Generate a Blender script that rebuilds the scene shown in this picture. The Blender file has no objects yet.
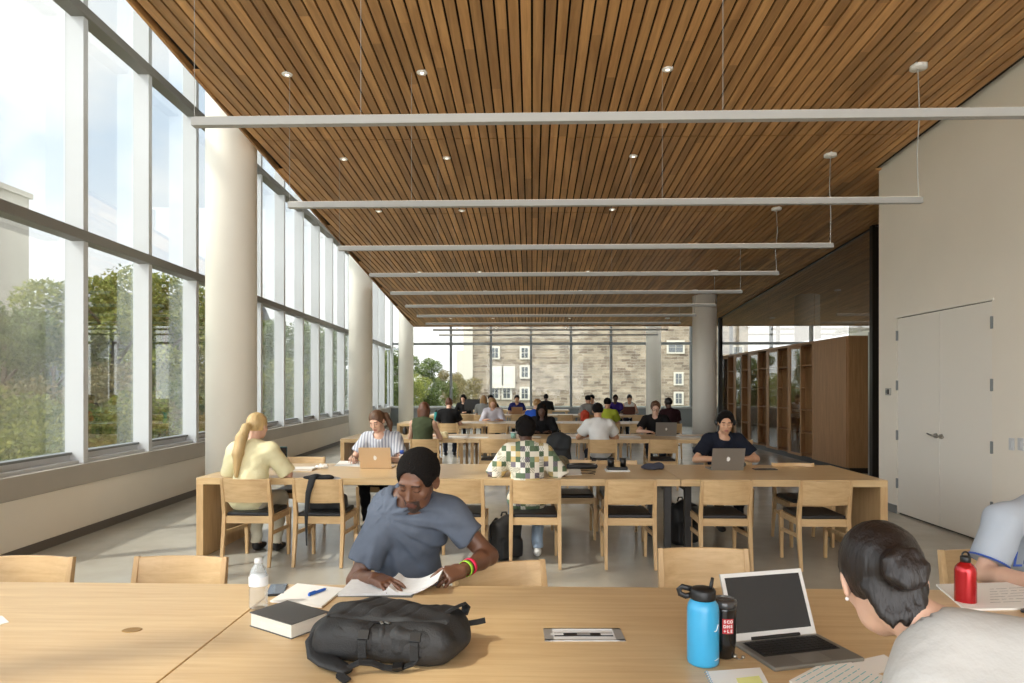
import bpy, bmesh, math, random
import numpy as np
from mathutils import Vector, Matrix, Euler
random.seed(7); rng = np.random.default_rng(7)
PI = math.pi
EXPOSURE, SKY, SUN, LENS = 1.17, .76, 2.4, .7
S = bpy.context.scene
COL = S.collection
F = 683.0; HZ = 387.0; H = 1.58; TH = math.atan(20/683.0)
CT, ST = math.cos(TH), math.sin(TH)

# ---------- survey: photograph pixel -> point of the room ----------
def at_y(px, py, Y):
    k = (px-512)/F
    X = Y*(k*CT-ST)/(CT+k*ST)
    d = -X*ST+Y*CT
    return Vector((X, Y, H-(py-HZ)/F*d))
def at_z(px, py, z=0.74):
    d = F*(H-z)/(py-HZ); lat = (px-512)/F*d
    return Vector((lat*CT-d*ST, lat*ST+d*CT, z))

def y_at_x(px, X):
    k = (px-512)/F; return X*(CT+k*ST)/(k*CT-ST)

# ---------- materials ----------
MATS = {}
def nt(name):
    m = bpy.data.materials.new(name); m.use_nodes = True
    t = m.node_tree; b = t.nodes['Principled BSDF']
    return m, t, b
def col4(c): return (c[0], c[1], c[2], 1)
def srgb(r, g, b):
    f = lambda v: (v/255/12.92) if v/255 <= .04045 else ((v/255+.055)/1.055)**2.4
    return (f(r), f(g), f(b))
def mat(name, c, rough=.5, metal=0, var=0, vscale=8, bump=0, bscale=60, emit=None, estr=1, spec=None, stretch=(1,1,1), sheen=0, coat=0, sss=0):
    if name in MATS: return MATS[name]
    m, t, b = nt(name); N, L = t.nodes, t.links
    b.inputs['Base Color'].default_value = col4(c); b.inputs['Roughness'].default_value = rough
    b.inputs['Metallic'].default_value = metal
    if spec is not None: b.inputs['Specular IOR Level'].default_value = spec
    if sheen: b.inputs['Sheen Weight'].default_value = sheen
    if coat: b.inputs['Coat Weight'].default_value = coat; b.inputs['Coat Roughness'].default_value = .15
    if sss: b.inputs['Subsurface Weight'].default_value = sss; b.inputs['Subsurface Scale'].default_value = .01
    tc = N.new('ShaderNodeTexCoord'); mp = N.new('ShaderNodeMapping'); mp.inputs['Scale'].default_value = stretch
    L.new(tc.outputs['Object'], mp.inputs['Vector'])
    if var:
        n = N.new('ShaderNodeTexNoise'); n.inputs['Scale'].default_value = vscale; n.inputs['Detail'].default_value = 5
        L.new(mp.outputs[0], n.inputs['Vector'])
        r = N.new('ShaderNodeMapRange'); r.inputs['From Min'].default_value = .3; r.inputs['From Max'].default_value = .7
        r.inputs['To Min'].default_value = 1-var; r.inputs['To Max'].default_value = 1+var
        L.new(n.outputs['Fac'], r.inputs['Value'])
        v = N.new('ShaderNodeVectorMath'); v.operation = 'SCALE'; v.inputs[0].default_value = c
        L.new(r.outputs[0], v.inputs['Scale']); L.new(v.outputs[0], b.inputs['Base Color'])
    if bump:
        n2 = N.new('ShaderNodeTexNoise'); n2.inputs['Scale'].default_value = bscale; n2.inputs['Detail'].default_value = 3
        L.new(mp.outputs[0], n2.inputs['Vector'])
        bp = N.new('ShaderNodeBump'); bp.inputs['Strength'].default_value = bump; bp.inputs['Distance'].default_value = .01
        L.new(n2.outputs['Fac'], bp.inputs['Height']); L.new(bp.outputs[0], b.inputs['Normal'])
    if emit:
        b.inputs['Emission Color'].default_value = col4(emit); b.inputs['Emission Strength'].default_value = estr
    MATS[name] = m; return m
def wood(name, c1, c2, rough=.4, stretch=(1,14,14), scale=3.0, coords='Object', perobj=.12, spec=.4):
    m, t, b = nt(name); N, L = t.nodes, t.links
    tc = N.new('ShaderNodeTexCoord'); mp = N.new('ShaderNodeMapping'); mp.inputs['Scale'].default_value = stretch
    L.new(tc.outputs[coords], mp.inputs['Vector'])
    oi = N.new('ShaderNodeObjectInfo')
    vm = N.new('ShaderNodeVectorMath'); vm.operation = 'ADD'
    sc = N.new('ShaderNodeMath'); sc.operation = 'MULTIPLY'; sc.inputs[1].default_value = 37
    L.new(oi.outputs['Random'], sc.inputs[0])
    L.new(mp.outputs[0], vm.inputs[0]); L.new(sc.outputs[0], vm.inputs[1])
    n = N.new('ShaderNodeTexNoise'); n.inputs['Scale'].default_value = scale; n.inputs['Detail'].default_value = 6; n.inputs['Roughness'].default_value = .65
    n.inputs['Distortion'].default_value = .4
    L.new(vm.outputs[0], n.inputs['Vector'])
    cr = N.new('ShaderNodeValToRGB'); cr.color_ramp.elements[0].position = .3; cr.color_ramp.elements[1].position = .72
    cr.color_ramp.elements[0].color = col4(c1); cr.color_ramp.elements[1].color = col4(c2)
    L.new(n.outputs['Fac'], cr.inputs[0])
    mr = N.new('ShaderNodeMapRange'); mr.inputs['To Min'].default_value = 1-perobj; mr.inputs['To Max'].default_value = 1+perobj
    L.new(oi.outputs['Random'], mr.inputs['Value'])
    v = N.new('ShaderNodeVectorMath'); v.operation = 'SCALE'
    L.new(cr.outputs[0], v.inputs[0]); L.new(mr.outputs[0], v.inputs['Scale'])
    L.new(v.outputs[0], b.inputs['Base Color'])
    b.inputs['Roughness'].default_value = rough; b.inputs['Specular IOR Level'].default_value = spec
    MATS[name] = m; return m
def glass_mat(name, tint=(.93,.96,.95), refl=.12, rough=.0):
    m = bpy.data.materials.new(name); m.use_nodes = True; t = m.node_tree; N, L = t.nodes, t.links
    N.remove(N['Principled BSDF']); out = N['Material Output']
    tr = N.new('ShaderNodeBsdfTransparent'); tr.inputs[0].default_value = col4(tint)
    gl = N.new('ShaderNodeBsdfGlossy'); gl.inputs['Roughness'].default_value = rough
    lw = N.new('ShaderNodeFresnel'); lw.inputs['IOR'].default_value = 1.45
    mu = N.new('ShaderNodeMath'); mu.operation = 'MULTIPLY'; mu.inputs[1].default_value = refl; mu.use_clamp = True
    mx = N.new('ShaderNodeMixShader')
    L.new(lw.outputs[0], mu.inputs[0]); L.new(mu.outputs[0], mx.inputs[0])
    L.new(tr.outputs[0], mx.inputs[1]); L.new(gl.outputs[0], mx.inputs[2]); L.new(mx.outputs[0], out.inputs[0])
    MATS[name] = m; return m

# ---------- object bookkeeping ----------
def tag(o, label=None, cat=None, group=None, kind=None):
    if label: o['label'] = label
    if cat: o['category'] = cat
    if group: o['group'] = group
    if kind: o['kind'] = kind
    return o
def thing(name, label=None, cat=None, loc=(0,0,0), rz=0, group=None, kind=None):
    o = bpy.data.objects.new(name, None); COL.objects.link(o); o.empty_display_size = .1
    o.location = loc; o.rotation_euler = (0,0,rz)
    return tag(o, label, cat, group, kind)
def link_mesh(name, me, m, parent=None, loc=None, rot=None):
    o = bpy.data.objects.new(name, me); COL.objects.link(o)
    if m is not None and len(me.materials) == 0:
        for q in (m if isinstance(m, (list, tuple)) else [m]): me.materials.append(q)
    if parent: o.parent = parent
    if loc is not None: o.location = loc
    if rot is not None: o.rotation_euler = rot
    return o
def copy_tree(o, parent=None):
    c = o.copy(); COL.objects.link(c)
    if parent: c.parent = parent
    for ch in o.children: copy_tree(ch, c)
    return c

class MB:
    def __init__(s): s.v = []; s.f = []; s.sm = []
    def add(s, vs, fs, smooth=False):
        b = len(s.v); s.v += [tuple(v) for v in vs]; s.f += [tuple(b+i for i in f) for f in fs]; s.sm += [smooth]*len(fs); return s
    def box(s, c, d, R=None):
        x, y, z = d[0]/2, d[1]/2, d[2]/2
        vs = [Vector((a*x, b*y, e*z)) for a in (-1,1) for b in (-1,1) for e in (-1,1)]
        if R is not None: vs = [R @ v for v in vs]
        vs = [v+Vector(c) for v in vs]
        return s.add(vs, [(0,1,3,2),(4,6,7,5),(0,4,5,1),(2,3,7,6),(0,2,6,4),(1,5,7,3)])
    def span(s, x0, x1, y0, y1, z0, z1): return s.box(((x0+x1)/2,(y0+y1)/2,(z0+z1)/2),(abs(x1-x0),abs(y1-y0),abs(z1-z0)))
    def prism(s, pts, z0, z1):
        n = len(pts); vs = [(p[0],p[1],z0) for p in pts]+[(p[0],p[1],z1) for p in pts]
        return s.add(vs, [tuple(range(n))[::-1], tuple(range(n,2*n))]+[(i,(i+1)%n,n+(i+1)%n,n+i) for i in range(n)])
    def path(s, pts, secs, n=4, smooth=False, cap=True, up=None):
        """tube along pts; secs = radius or (rx, ry); n=4 gives a rectangular bar"""
        pts = [Vector(p) for p in pts]; vs = []
        if not isinstance(secs, list): secs = [secs]*len(pts)
        ref = Vector(up) if up else None
        for i, p in enumerate(pts):
            d = (pts[min(i+1,len(pts)-1)]-pts[max(i-1,0)]).normalized()
            if up is None:
                if ref is None: ref = Vector((1,0,0)) if abs(d.x) < .8 else Vector((0,1,0))
            a = (ref-d*ref.dot(d)).normalized(); b = d.cross(a)
            if up is None: ref = a
            rx, ry = secs[i] if isinstance(secs[i], tuple) else (secs[i], secs[i])
            for j in range(n):
                t = 2*PI*(j+.5)/n; k = math.sqrt(2) if n == 4 else 1
                vs.append(p+a*math.cos(t)*rx*k+b*math.sin(t)*ry*k)
        fs = [(i*n+j, i*n+(j+1)%n, (i+1)*n+(j+1)%n, (i+1)*n+j) for i in range(len(pts)-1) for j in range(n)]
        if cap: fs += [tuple(range(n))[::-1], tuple((len(pts)-1)*n+j for j in range(n))]
        return s.add(vs, fs, smooth)
    def lathe(s, prof, c=(0,0,0), n=24, smooth=True):
        vs = [(c[0]+r*math.cos(2*PI*j/n), c[1]+r*math.sin(2*PI*j/n), c[2]+z) for r, z in prof for j in range(n)]
        fs = [(i*n+j, i*n+(j+1)%n, (i+1)*n+(j+1)%n, (i+1)*n+j) for i in range(len(prof)-1) for j in range(n)]
        fs += [tuple(range(n))[::-1], tuple((len(prof)-1)*n+j for j in range(n))]
        return s.add(vs, fs, smooth)
    def ball(s, c, r, n=12, R=None):
        r = (r,r,r) if not isinstance(r,(tuple,list)) else r; vs = []; m = n//2
        for i in range(m+1):
            th = PI*i/m
            for j in range(n):
                v = Vector((r[0]*math.sin(th)*math.cos(2*PI*j/n), r[1]*math.sin(th)*math.sin(2*PI*j/n), r[2]*math.cos(th)))
                if R is not None: v = R@v
                vs.append(v+Vector(c))
        fs = [(i*n+j, (i+1)*n+j, (i+1)*n+(j+1)%n, i*n+(j+1)%n) for i in range(m) for j in range(n)]
        return s.add(vs, fs, True)
    def mesh(s, name):
        me = bpy.data.meshes.new(name); me.from_pydata(s.v, [], s.f); me.update()
        me.polygons.foreach_set('use_smooth', s.sm); return me
    def obj(s, name, m, parent=None, bevel=0, loc=None, rot=None, **kw):
        o = link_mesh(name, s.mesh(name), m, parent, loc, rot)
        if bevel:
            b = o.modifiers.new('bevel', 'BEVEL'); b.width = bevel; b.segments = 2; b.limit_method = 'ANGLE'
        return tag(o, **kw) if kw else o
def struct(o): o['kind'] = 'structure'; return o

# ---------- implicit surfaces: smooth unions of tapered limbs, meshed as ONE skin ----------
def rotm(yaw=0, pitch=0, roll=0):
    return np.array(Euler((pitch, roll, yaw), 'YXZ').to_matrix()) if False else np.array(Matrix.Rotation(yaw,3,'Z') @ Matrix.Rotation(pitch,3,'X') @ Matrix.Rotation(roll,3,'Y'))
class SDF:
    def __init__(s): s.p = []
    def cone(s, a, b, ra, rb, k=.02, cut=None, sub=False, sc=None):
        s.p.append(('c', np.array(a, float), np.array(b, float), ra, rb, k, cut, sub, sc)); return s
    def ell(s, c, r, R=None, k=.02, cut=None, sub=False):
        s.p.append(('e', np.array(c, float), np.array(r, float), R, None, k, cut, sub, None)); return s
    def box(s, c, h, r=.01, R=None, k=.02, cut=None, sub=False):
        s.p.append(('b', np.array(c, float), np.array(h, float), R, r, k, cut, sub, None)); return s
    def plane(s, p, n, k=.0, within=None):   # remove the side n points to
        s.p.append(('p', np.array(p, float), np.array(n, float), within, None, k, None, True, None)); return s
    def noise(s, fn): s.p.append(('n', fn)); return s
    def bounds(s):
        lo = np.full(3, 1e9); hi = -lo
        for q in s.p:
            if q[0] in 'pn' or q[7]: continue
            if q[0] == 'c': pts = [q[1]-q[3], q[1]+q[3], q[2]-q[4], q[2]+q[4]]
            elif q[0] == 'e': m = max(q[2]) if q[3] is not None else q[2]; pts = [q[1]-m, q[1]+m]
            else: m = np.linalg.norm(q[2])+q[4] if q[3] is not None else q[2]+q[4]; pts = [q[1]-m, q[1]+m]
            for p in pts: lo = np.minimum(lo, p); hi = np.maximum(hi, p)
        return lo, hi
    def grid(s, h, fine=None):
        lo, hi = s.bounds(); ax = []
        for i in range(3):
            xs = []; x = lo[i]-2.5*h-.012
            while x < hi[i]+2.5*h+.02:
                xs.append(x); st = h
                for f in (fine or []):
                    if f[0] == i and f[1] <= x <= f[2]: st = min(st, f[3])
                x += st
            ax.append(np.array(xs))
        return ax
    def mesh(s, name, h=.01, fine=None, paint=None, flat=False):
        ax = s.grid(h, fine); X, Y, Z = ax
        Fv = np.full((len(X), len(Y), len(Z)), 1.0, np.float32)
        for q in s.p:
            if q[0] == 'n':
                g = np.abs(Fv) < 3*h+.02
                ii = np.nonzero(g); Fv[ii] += q[1](X[ii[0]], Y[ii[1]], Z[ii[2]]).astype(np.float32); continue
            if q[0] == 'p':
                c, n, w, k = q[1], q[2]/np.linalg.norm(q[2]), q[3], q[5]
                if w is not None:
                    lo, hi = np.array(w[0]), np.array(w[1])
                else: lo, hi = np.array([X[0],Y[0],Z[0]])-1, np.array([X[-1],Y[-1],Z[-1]])+1
            else:
                k = q[5]; mg = k+2.2*h
                if q[0] == 'c':
                    r = max(q[3], q[4])+mg; lo = np.minimum(q[1], q[2])-r; hi = np.maximum(q[1], q[2])+r
                else:
                    r = (np.linalg.norm(q[2]) if (q[3] is not None or q[0]=='b') else q[2])+mg+(q[4] or 0); lo = q[1]-r; hi = q[1]+r
            sl = tuple(slice(int(np.searchsorted(a, lo[i])), int(np.searchsorted(a, hi[i]))) for i, a in enumerate(ax))
            if any(t.start >= t.stop for t in sl): continue
            x = X[sl[0]][:,None,None]; y = Y[sl[1]][None,:,None]; z = Z[sl[2]][None,None,:]
            if q[0] == 'c':
                a, b, ra, rb = q[1], q[2], q[3], q[4]; ba = b-a; L2 = max(ba@ba, 1e-9)
                t = np.clip(((x-a[0])*ba[0]+(y-a[1])*ba[1]+(z-a[2])*ba[2])/L2, 0, 1)
                dx = x-a[0]-t*ba[0]; dy = y-a[1]-t*ba[1]; dz = z-a[2]-t*ba[2]
                if q[8] is not None: dx = dx/q[8][0]; dy = dy/q[8][1]; dz = dz/q[8][2]
                d = np.sqrt(dx*dx+dy*dy+dz*dz)-(ra+(rb-ra)*t)
            elif q[0] in 'eb':
                c, r, R = q[1], q[2], q[3]
                dx, dy, dz = np.broadcast_arrays(x-c[0], y-c[1], z-c[2])
                if R is not None:
                    dx, dy, dz = (R[0,0]*dx+R[1,0]*dy+R[2,0]*dz, R[0,1]*dx+R[1,1]*dy+R[2,1]*dz, R[0,2]*dx+R[1,2]*dy+R[2,2]*dz)
                if q[0] == 'e':
                    k0 = np.sqrt((dx/r[0])**2+(dy/r[1])**2+(dz/r[2])**2); k1 = np.sqrt((dx/r[0]**2)**2+(dy/r[1]**2)**2+(dz/r[2]**2)**2)+1e-9
                    d = k0*(k0-1)/k1
                else:
                    ex, ey, ez = np.abs(dx)-r[0], np.abs(dy)-r[1], np.abs(dz)-r[2]
                    d = np.sqrt(np.maximum(ex,0)**2+np.maximum(ey,0)**2+np.maximum(ez,0)**2)+np.minimum(np.maximum(ex,np.maximum(ey,ez)),0)-q[4]
            else:
                d = -((x-c[0])*n[0]+(y-c[1])*n[1]+(z-c[2])*n[2])
            if q[6] is not None:
                for (cp, cn) in q[6]:
                    cn = np.array(cn, float); cn /= np.linalg.norm(cn)
                    d = np.maximum(d, (x-cp[0])*cn[0]+(y-cp[1])*cn[1]+(z-cp[2])*cn[2])
            f = Fv[sl]; k = max(k, 1e-5)
            if q[7]:
                hh = np.maximum(k-np.abs(f+d), 0)/k; Fv[sl] = np.maximum(f, -d)+hh*hh*k*.25
            else:
                hh = np.maximum(k-np.abs(f-d), 0)/k; Fv[sl] = np.minimum(f, d)-hh*hh*k*.25
        # surface nets
        ins = Fv < 0
        cube = [ins[i:ins.shape[0]-1+i, j:ins.shape[1]-1+j, k:ins.shape[2]-1+k] for i in (0,1) for j in (0,1) for k in (0,1)]
        cnt = sum(c.astype(np.int8) for c in cube); act = (cnt > 0) & (cnt < 8)
        idx = np.full(act.shape, -1, np.int64); ci = np.nonzero(act); n = len(ci[0]); idx[ci] = np.arange(n)
        acc = np.zeros((n,3)); w = np.zeros(n); I, J, K = ci
        P = lambda i, j, k: (np.stack([X[i], Y[j], Z[k]], 1), Fv[i,j,k])
        for axn in range(3):
            for u in (0,1):
                for v in (0,1):
                    o0 = [0,0,0]; o1 = [0,0,0]; oth = [q_ for q_ in range(3) if q_ != axn]
                    o0[oth[0]] = o1[oth[0]] = u; o0[oth[1]] = o1[oth[1]] = v; o1[axn] = 1
                    p0, f0 = P(I+o0[0], J+o0[1], K+o0[2]); p1, f1 = P(I+o1[0], J+o1[1], K+o1[2])
                    m = (f0 < 0) != (f1 < 0); t = f0[m]/(f0[m]-f1[m])
                    acc[m] += p0[m]+(p1[m]-p0[m])*t[:,None]; w[m] += 1
        V = acc/w[:,None]; Q = []
        for axn in range(3):
            a = [slice(None)]*3; b = [slice(None)]*3; a[axn] = slice(0,-1); b[axn] = slice(1,None)
            A = ins[tuple(a)]; B = ins[tuple(b)]; ch = A != B
            u, v = [q_ for q_ in range(3) if q_ != axn]
            e = np.stack(np.nonzero(ch), 1); e = e[(e[:,u] > 0) & (e[:,v] > 0) & (e[:,u] < ins.shape[u]-1) & (e[:,v] < ins.shape[v]-1)]
            flip = A[tuple(e.T)]
            def g(du, dv):
                q_ = e.copy(); q_[:,u] -= du; q_[:,v] -= dv; return idx[tuple(q_.T)]
            quad = np.stack([g(1,1), g(0,1), g(0,0), g(1,0)], 1)
            if axn == 1: flip = ~flip
            quad[~flip] = quad[~flip][:, ::-1]; Q.append(quad)
        Q = np.concatenate(Q)
        me = bpy.data.meshes.new(name)
        me.vertices.add(len(V)); me.vertices.foreach_set('co', V.astype(np.float32).ravel())
        me.loops.add(len(Q)*4); me.loops.foreach_set('vertex_index', Q.ravel().astype(np.int32))
        me.polygons.add(len(Q)); me.polygons.foreach_set('loop_start', np.arange(0, len(Q)*4, 4, dtype=np.int32)); me.polygons.foreach_set('loop_total', np.full(len(Q), 4, np.int32))
        me.polygons.foreach_set('use_smooth', np.full(len(Q), not flat))
        if paint is not None:
            C = V[Q].mean(1); mi = np.zeros(len(Q), np.int32)
            for slot, fn in paint: mi[fn(C)] = slot
            me.polygons.foreach_set('material_index', mi)
        me.update(); me.validate(); return me
    def obj(s, name, m, parent=None, h=.01, fine=None, paint=None, smooth=0, **kw):
        me = s.mesh(name, h, fine, paint); o = link_mesh(name, me, m, parent)
        if smooth:
            sm = o.modifiers.new('smooth', 'SMOOTH'); sm.factor = .5; sm.iterations = smooth
        return tag(o, **kw) if kw else o
# ================= camera, sky, sun =================
cam = bpy.data.cameras.new('camera'); co = bpy.data.objects.new('camera', cam); COL.objects.link(co)
cam.sensor_width = 36; cam.lens = 36*F/1024; cam.shift_y = (HZ-341.5)/1024; cam.clip_end = 800; cam.clip_start = .05
co.location = (0,0,H); co.rotation_euler = (PI/2, 0, TH); S.camera = co
S.view_settings.view_transform = 'Standard'; S.view_settings.look = 'None'; S.view_settings.gamma = 1
S.view_settings.use_curve_mapping = False; S.view_settings.exposure = EXPOSURE
w = bpy.data.worlds.new('sky'); S.world = w; w.use_nodes = True; t = w.node_tree; N, L = t.nodes, t.links
bg = N['Background']; tc = N.new('ShaderNodeTexCoord'); mp = N.new('ShaderNodeMapping'); mp.inputs['Scale'].default_value = (1.3,1.3,3.2)
mp.inputs['Location'].default_value = (1.7,.4,.3)
L.new(tc.outputs['Generated'], mp.inputs['Vector'])
n = N.new('ShaderNodeTexNoise'); n.inputs['Scale'].default_value = 2.2; n.inputs['Detail'].default_value = 7; n.inputs['Roughness'].default_value = .55; L.new(mp.outputs[0], n.inputs['Vector'])
cr = N.new('ShaderNodeValToRGB'); e = cr.color_ramp.elements; e[0].position = .38; e[0].color = (.66,.77,.90,1); e[1].position = .58; e[1].color = (.98,.98,.97,1)
L.new(n.outputs['Fac'], cr.inputs[0])
sp = N.new('ShaderNodeSeparateXYZ'); L.new(tc.outputs['Generated'], sp.inputs[0])
hz = N.new('ShaderNodeMapRange'); hz.inputs['From Min'].default_value = 0; hz.inputs['From Max'].default_value = .3; hz.inputs['To Min'].default_value = 1; hz.inputs['To Max'].default_value = .0
L.new(sp.outputs[2], hz.inputs['Value'])
mx = N.new('ShaderNodeMixRGB'); L.new(hz.outputs[0], mx.inputs[0]); L.new(cr.outputs[0], mx.inputs[1]); mx.inputs[2].default_value = (1.0,.99,.97,1)
L.new(mx.outputs[0], bg.inputs[0])
zr = N.new('ShaderNodeMapRange'); zr.interpolation_type = 'SMOOTHSTEP'; zr.inputs['From Min'].default_value = .45; zr.inputs['From Max'].default_value = .95; zr.inputs['To Min'].default_value = 0; zr.inputs['To Max'].default_value = 1.6; L.new(sp.outputs[2], zr.inputs['Value'])
yr = N.new('ShaderNodeMapRange'); yr.interpolation_type = 'SMOOTHSTEP'; yr.inputs['From Min'].default_value = .1; yr.inputs['From Max'].default_value = -.7; yr.inputs['To Min'].default_value = SKY; yr.inputs['To Max'].default_value = 2.3; L.new(sp.outputs[1], yr.inputs['Value'])
ad = N.new('ShaderNodeMath'); L.new(zr.outputs[0], ad.inputs[0]); L.new(yr.outputs[0], ad.inputs[1]); L.new(ad.outputs[0], bg.inputs[1])
sun = bpy.data.lights.new('sun', 'SUN'); sun.energy = SUN; sun.angle = math.radians(2.5); sun.color = (1.0,.93,.82)
so = bpy.data.objects.new('sun', sun); COL.objects.link(so)
d = Vector((1.0, .52, -1.25)).normalized(); so.rotation_euler = d.to_track_quat('-Z', 'Y').to_euler()

# ================= materials of the room =================
M_wall = mat('painted_plaster', srgb(230,223,209), .75, var=.02, vscale=1.5)
M_col = mat('column_paint', srgb(236,231,219), .55, var=.015, vscale=2)
M_door = mat('door_paint', srgb(228,223,212), .45)
M_sill = mat('warm_grey_metal', srgb(172,166,155), .42, metal=.1, var=.03, vscale=3)
M_frame = mat('window_frame_white', srgb(198,200,201), .4)
M_trans = mat('transom_grey', srgb(122,119,112), .5)
M_dark = mat('dark_bronze', srgb(52,48,44), .4, metal=.5)
M_grey = mat('mid_grey_metal', srgb(120,124,124), .5)
M_steel = mat('brushed_steel', srgb(170,168,162), .3, metal=.9)
M_bar = mat('light_bar_white', srgb(172,172,169), .5)
M_base = mat('baseboard_dark', srgb(96,90,82), .5)
M_glass = glass_mat('window_glass', (.95,.965,.96), .45)
M_glass2 = glass_mat('partition_glass', (.90,.88,.86), .3)
M_slat = wood('ceiling_slat_oak', srgb(152,110,66), srgb(208,160,104), rough=.5, stretch=(9.85,.35,9.85), scale=1.0, perobj=0)
M_slatback = mat('slat_backing_black', (.012,.010,.008), .9)
M_oak = wood('oak_furniture', srgb(190,155,110), srgb(214,183,138), rough=.38, stretch=(1.2,12,12), scale=2.4, perobj=.04)
M_oakv = wood('oak_legs', srgb(186,150,106), srgb(210,178,132), rough=.4, stretch=(12,12,1.2), scale=2.4, perobj=.04)
M_oaktop = wood('oak_table_top', srgb(198,164,118), srgb(218,190,145), rough=.32, stretch=(.9,16,16), scale=2.2, perobj=.03)
M_walnut = wood('brown_cabinet_wood', srgb(150,112,74), srgb(180,138,96), rough=.45, stretch=(14,14,.8), scale=2.2, perobj=.05)
# slats vary board by board
def slat_variation():
    t = M_slat.node_tree; N, L = t.nodes, t.links
    tc = N.new('ShaderNodeTexCoord'); sp = N.new('ShaderNodeSeparateXYZ'); L.new(tc.outputs['Object'], sp.inputs[0])
    a = N.new('ShaderNodeMath'); a.operation = 'DIVIDE'; a.inputs[1].default_value = .1016; L.new(sp.outputs[0], a.inputs[0])
    fl = N.new('ShaderNodeMath'); fl.operation = 'FLOOR'; L.new(a.outputs[0], fl.inputs[0])
    b = N.new('ShaderNodeMath'); b.operation = 'DIVIDE'; b.inputs[1].default_value = 2.75; L.new(sp.outputs[1], b.inputs[0])
    c = N.new('ShaderNodeMath'); c.operation = 'ADD'; L.new(b.outputs[0], c.inputs[0])
    h = N.new('ShaderNodeMath'); h.operation = 'MULTIPLY'; h.inputs[1].default_value = .37; L.new(fl.outputs[0], h.inputs[0]); L.new(h.outputs[0], c.inputs[1])
    g = N.new('ShaderNodeMath'); g.operation = 'FLOOR'; L.new(c.outputs[0], g.inputs[0])
    cb = N.new('ShaderNodeCombineXYZ'); L.new(fl.outputs[0], cb.inputs[0]); L.new(g.outputs[0], cb.inputs[1])
    wn = N.new('ShaderNodeTexWhiteNoise'); L.new(cb.outputs[0], wn.inputs[0])
    mr = N.new('ShaderNodeMapRange'); mr.inputs['To Min'].default_value = .74; mr.inputs['To Max'].default_value = 1.2; L.new(wn.outputs['Value'], mr.inputs['Value'])
    bs = N['Principled BSDF']; src = bs.inputs['Base Color'].links[0].from_socket
    v = N.new('ShaderNodeVectorMath'); v.operation = 'SCALE'; L.new(src, v.inputs[0]); L.new(mr.outputs[0], v.inputs['Scale']); L.new(v.outputs[0], bs.inputs['Base Color'])
slat_variation()

# ================= floor =================
def floor_material():
    m, t, b = nt('polished_concrete'); N, L = t.nodes, t.links
    tc = N.new('ShaderNodeTexCoord'); n = N.new('ShaderNodeTexNoise'); n.inputs['Scale'].default_value = .9; n.inputs['Detail'].default_value = 8; n.inputs['Roughness'].default_value = .6
    L.new(tc.outputs['Object'], n.inputs['Vector'])
    cr = N.new('ShaderNodeValToRGB'); cr.color_ramp.elements[0].position = .3; cr.color_ramp.elements[1].position = .7
    cr.color_ramp.elements[0].color = col4(srgb(170,166,155)); cr.color_ramp.elements[1].color = col4(srgb(194,190,178)); L.new(n.outputs[0], cr.inputs[0]); L.new(cr.outputs[0], b.inputs['Base Color'])
    n2 = N.new('ShaderNodeTexNoise'); n2.inputs['Scale'].default_value = 5; mr = N.new('ShaderNodeMapRange'); mr.inputs['To Min'].default_value = .14; mr.inputs['To Max'].default_value = .3
    L.new(tc.outputs['Object'], n2.inputs['Vector']); L.new(n2.outputs[0], mr.inputs['Value']); L.new(mr.outputs[0], b.inputs['Roughness'])
    b.inputs['Specular IOR Level'].default_value = .6
    return m
struct(MB().span(-6.6,13,-6,28,-.2,0).obj('floor', floor_material()))

# ================= ceiling of oak slats, sloping down away from the camera =================
def cz(y): return 4.99-.063*y
def ceil_left(y): return -3.2-.0412*(y-5.4)
CY0, CY1 = -5.0, 22.4
pitch, gap = .1016, .019
cb = MB(); joints = [CY0]+[j for j in np.arange(5.23-2.75*4, CY1, 2.75) if j > CY0]+[CY1]
x = -4.05; right = 4.50
def slat(x0, x1, y0, y1):
    z0, z1 = cz(y0), cz(y1); th = .022
    vs = [(x0,y0,z0),(x1,y0,z0),(x1,y1,z1),(x0,y1,z1),(x0,y0,z0+th),(x1,y0,z0+th),(x1,y1,z1+th),(x0,y1,z1+th)]
    cb.add(vs, [(0,3,2,1),(4,5,6,7),(0,1,5,4),(1,2,6,5),(2,3,7,6),(3,0,4,7)])
i0 = int(math.floor(-4.1/pitch))
for i in range(i0, int(12.4/pitch)):
    x0 = i*pitch+gap/2; x1 = (i+1)*pitch-gap/2
    ys = CY0
    if x0 < ceil_left(CY0): ys = 5.4+(x0+3.2)/-.0412
    if x1 > 4.50: ys = 9.05
    for a, b in zip(joints[:-1], joints[1:]):
        a2 = max(a+.008, ys); b2 = b-.008
        if b2-a2 > .05: slat(x0, x1, a2, b2)
ceiling = cb.obj('ceiling', M_slat, kind='structure')
def roof_poly(z0, z1, inset=0):
    m = MB(); pts = [(ceil_left(CY0)+inset,CY0),(4.75,CY0),(4.75,9.0),(12.6,9.0),(12.6,CY1-inset),(ceil_left(CY1)+inset,CY1-inset)]
    n = len(pts)
    vs = [(p[0],p[1],cz(p[1])+z0) for p in pts]+[(p[0],p[1],cz(p[1])+z1) for p in pts]
    m.add(vs, [tuple(range(n))[::-1], tuple(range(n,2*n))]+[(i,(i+1)%n,n+(i+1)%n,n+i) for i in range(n)]); return m
roof_poly(.05, .3, .015).obj('ceiling_backing', M_slatback, kind='structure')
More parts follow.
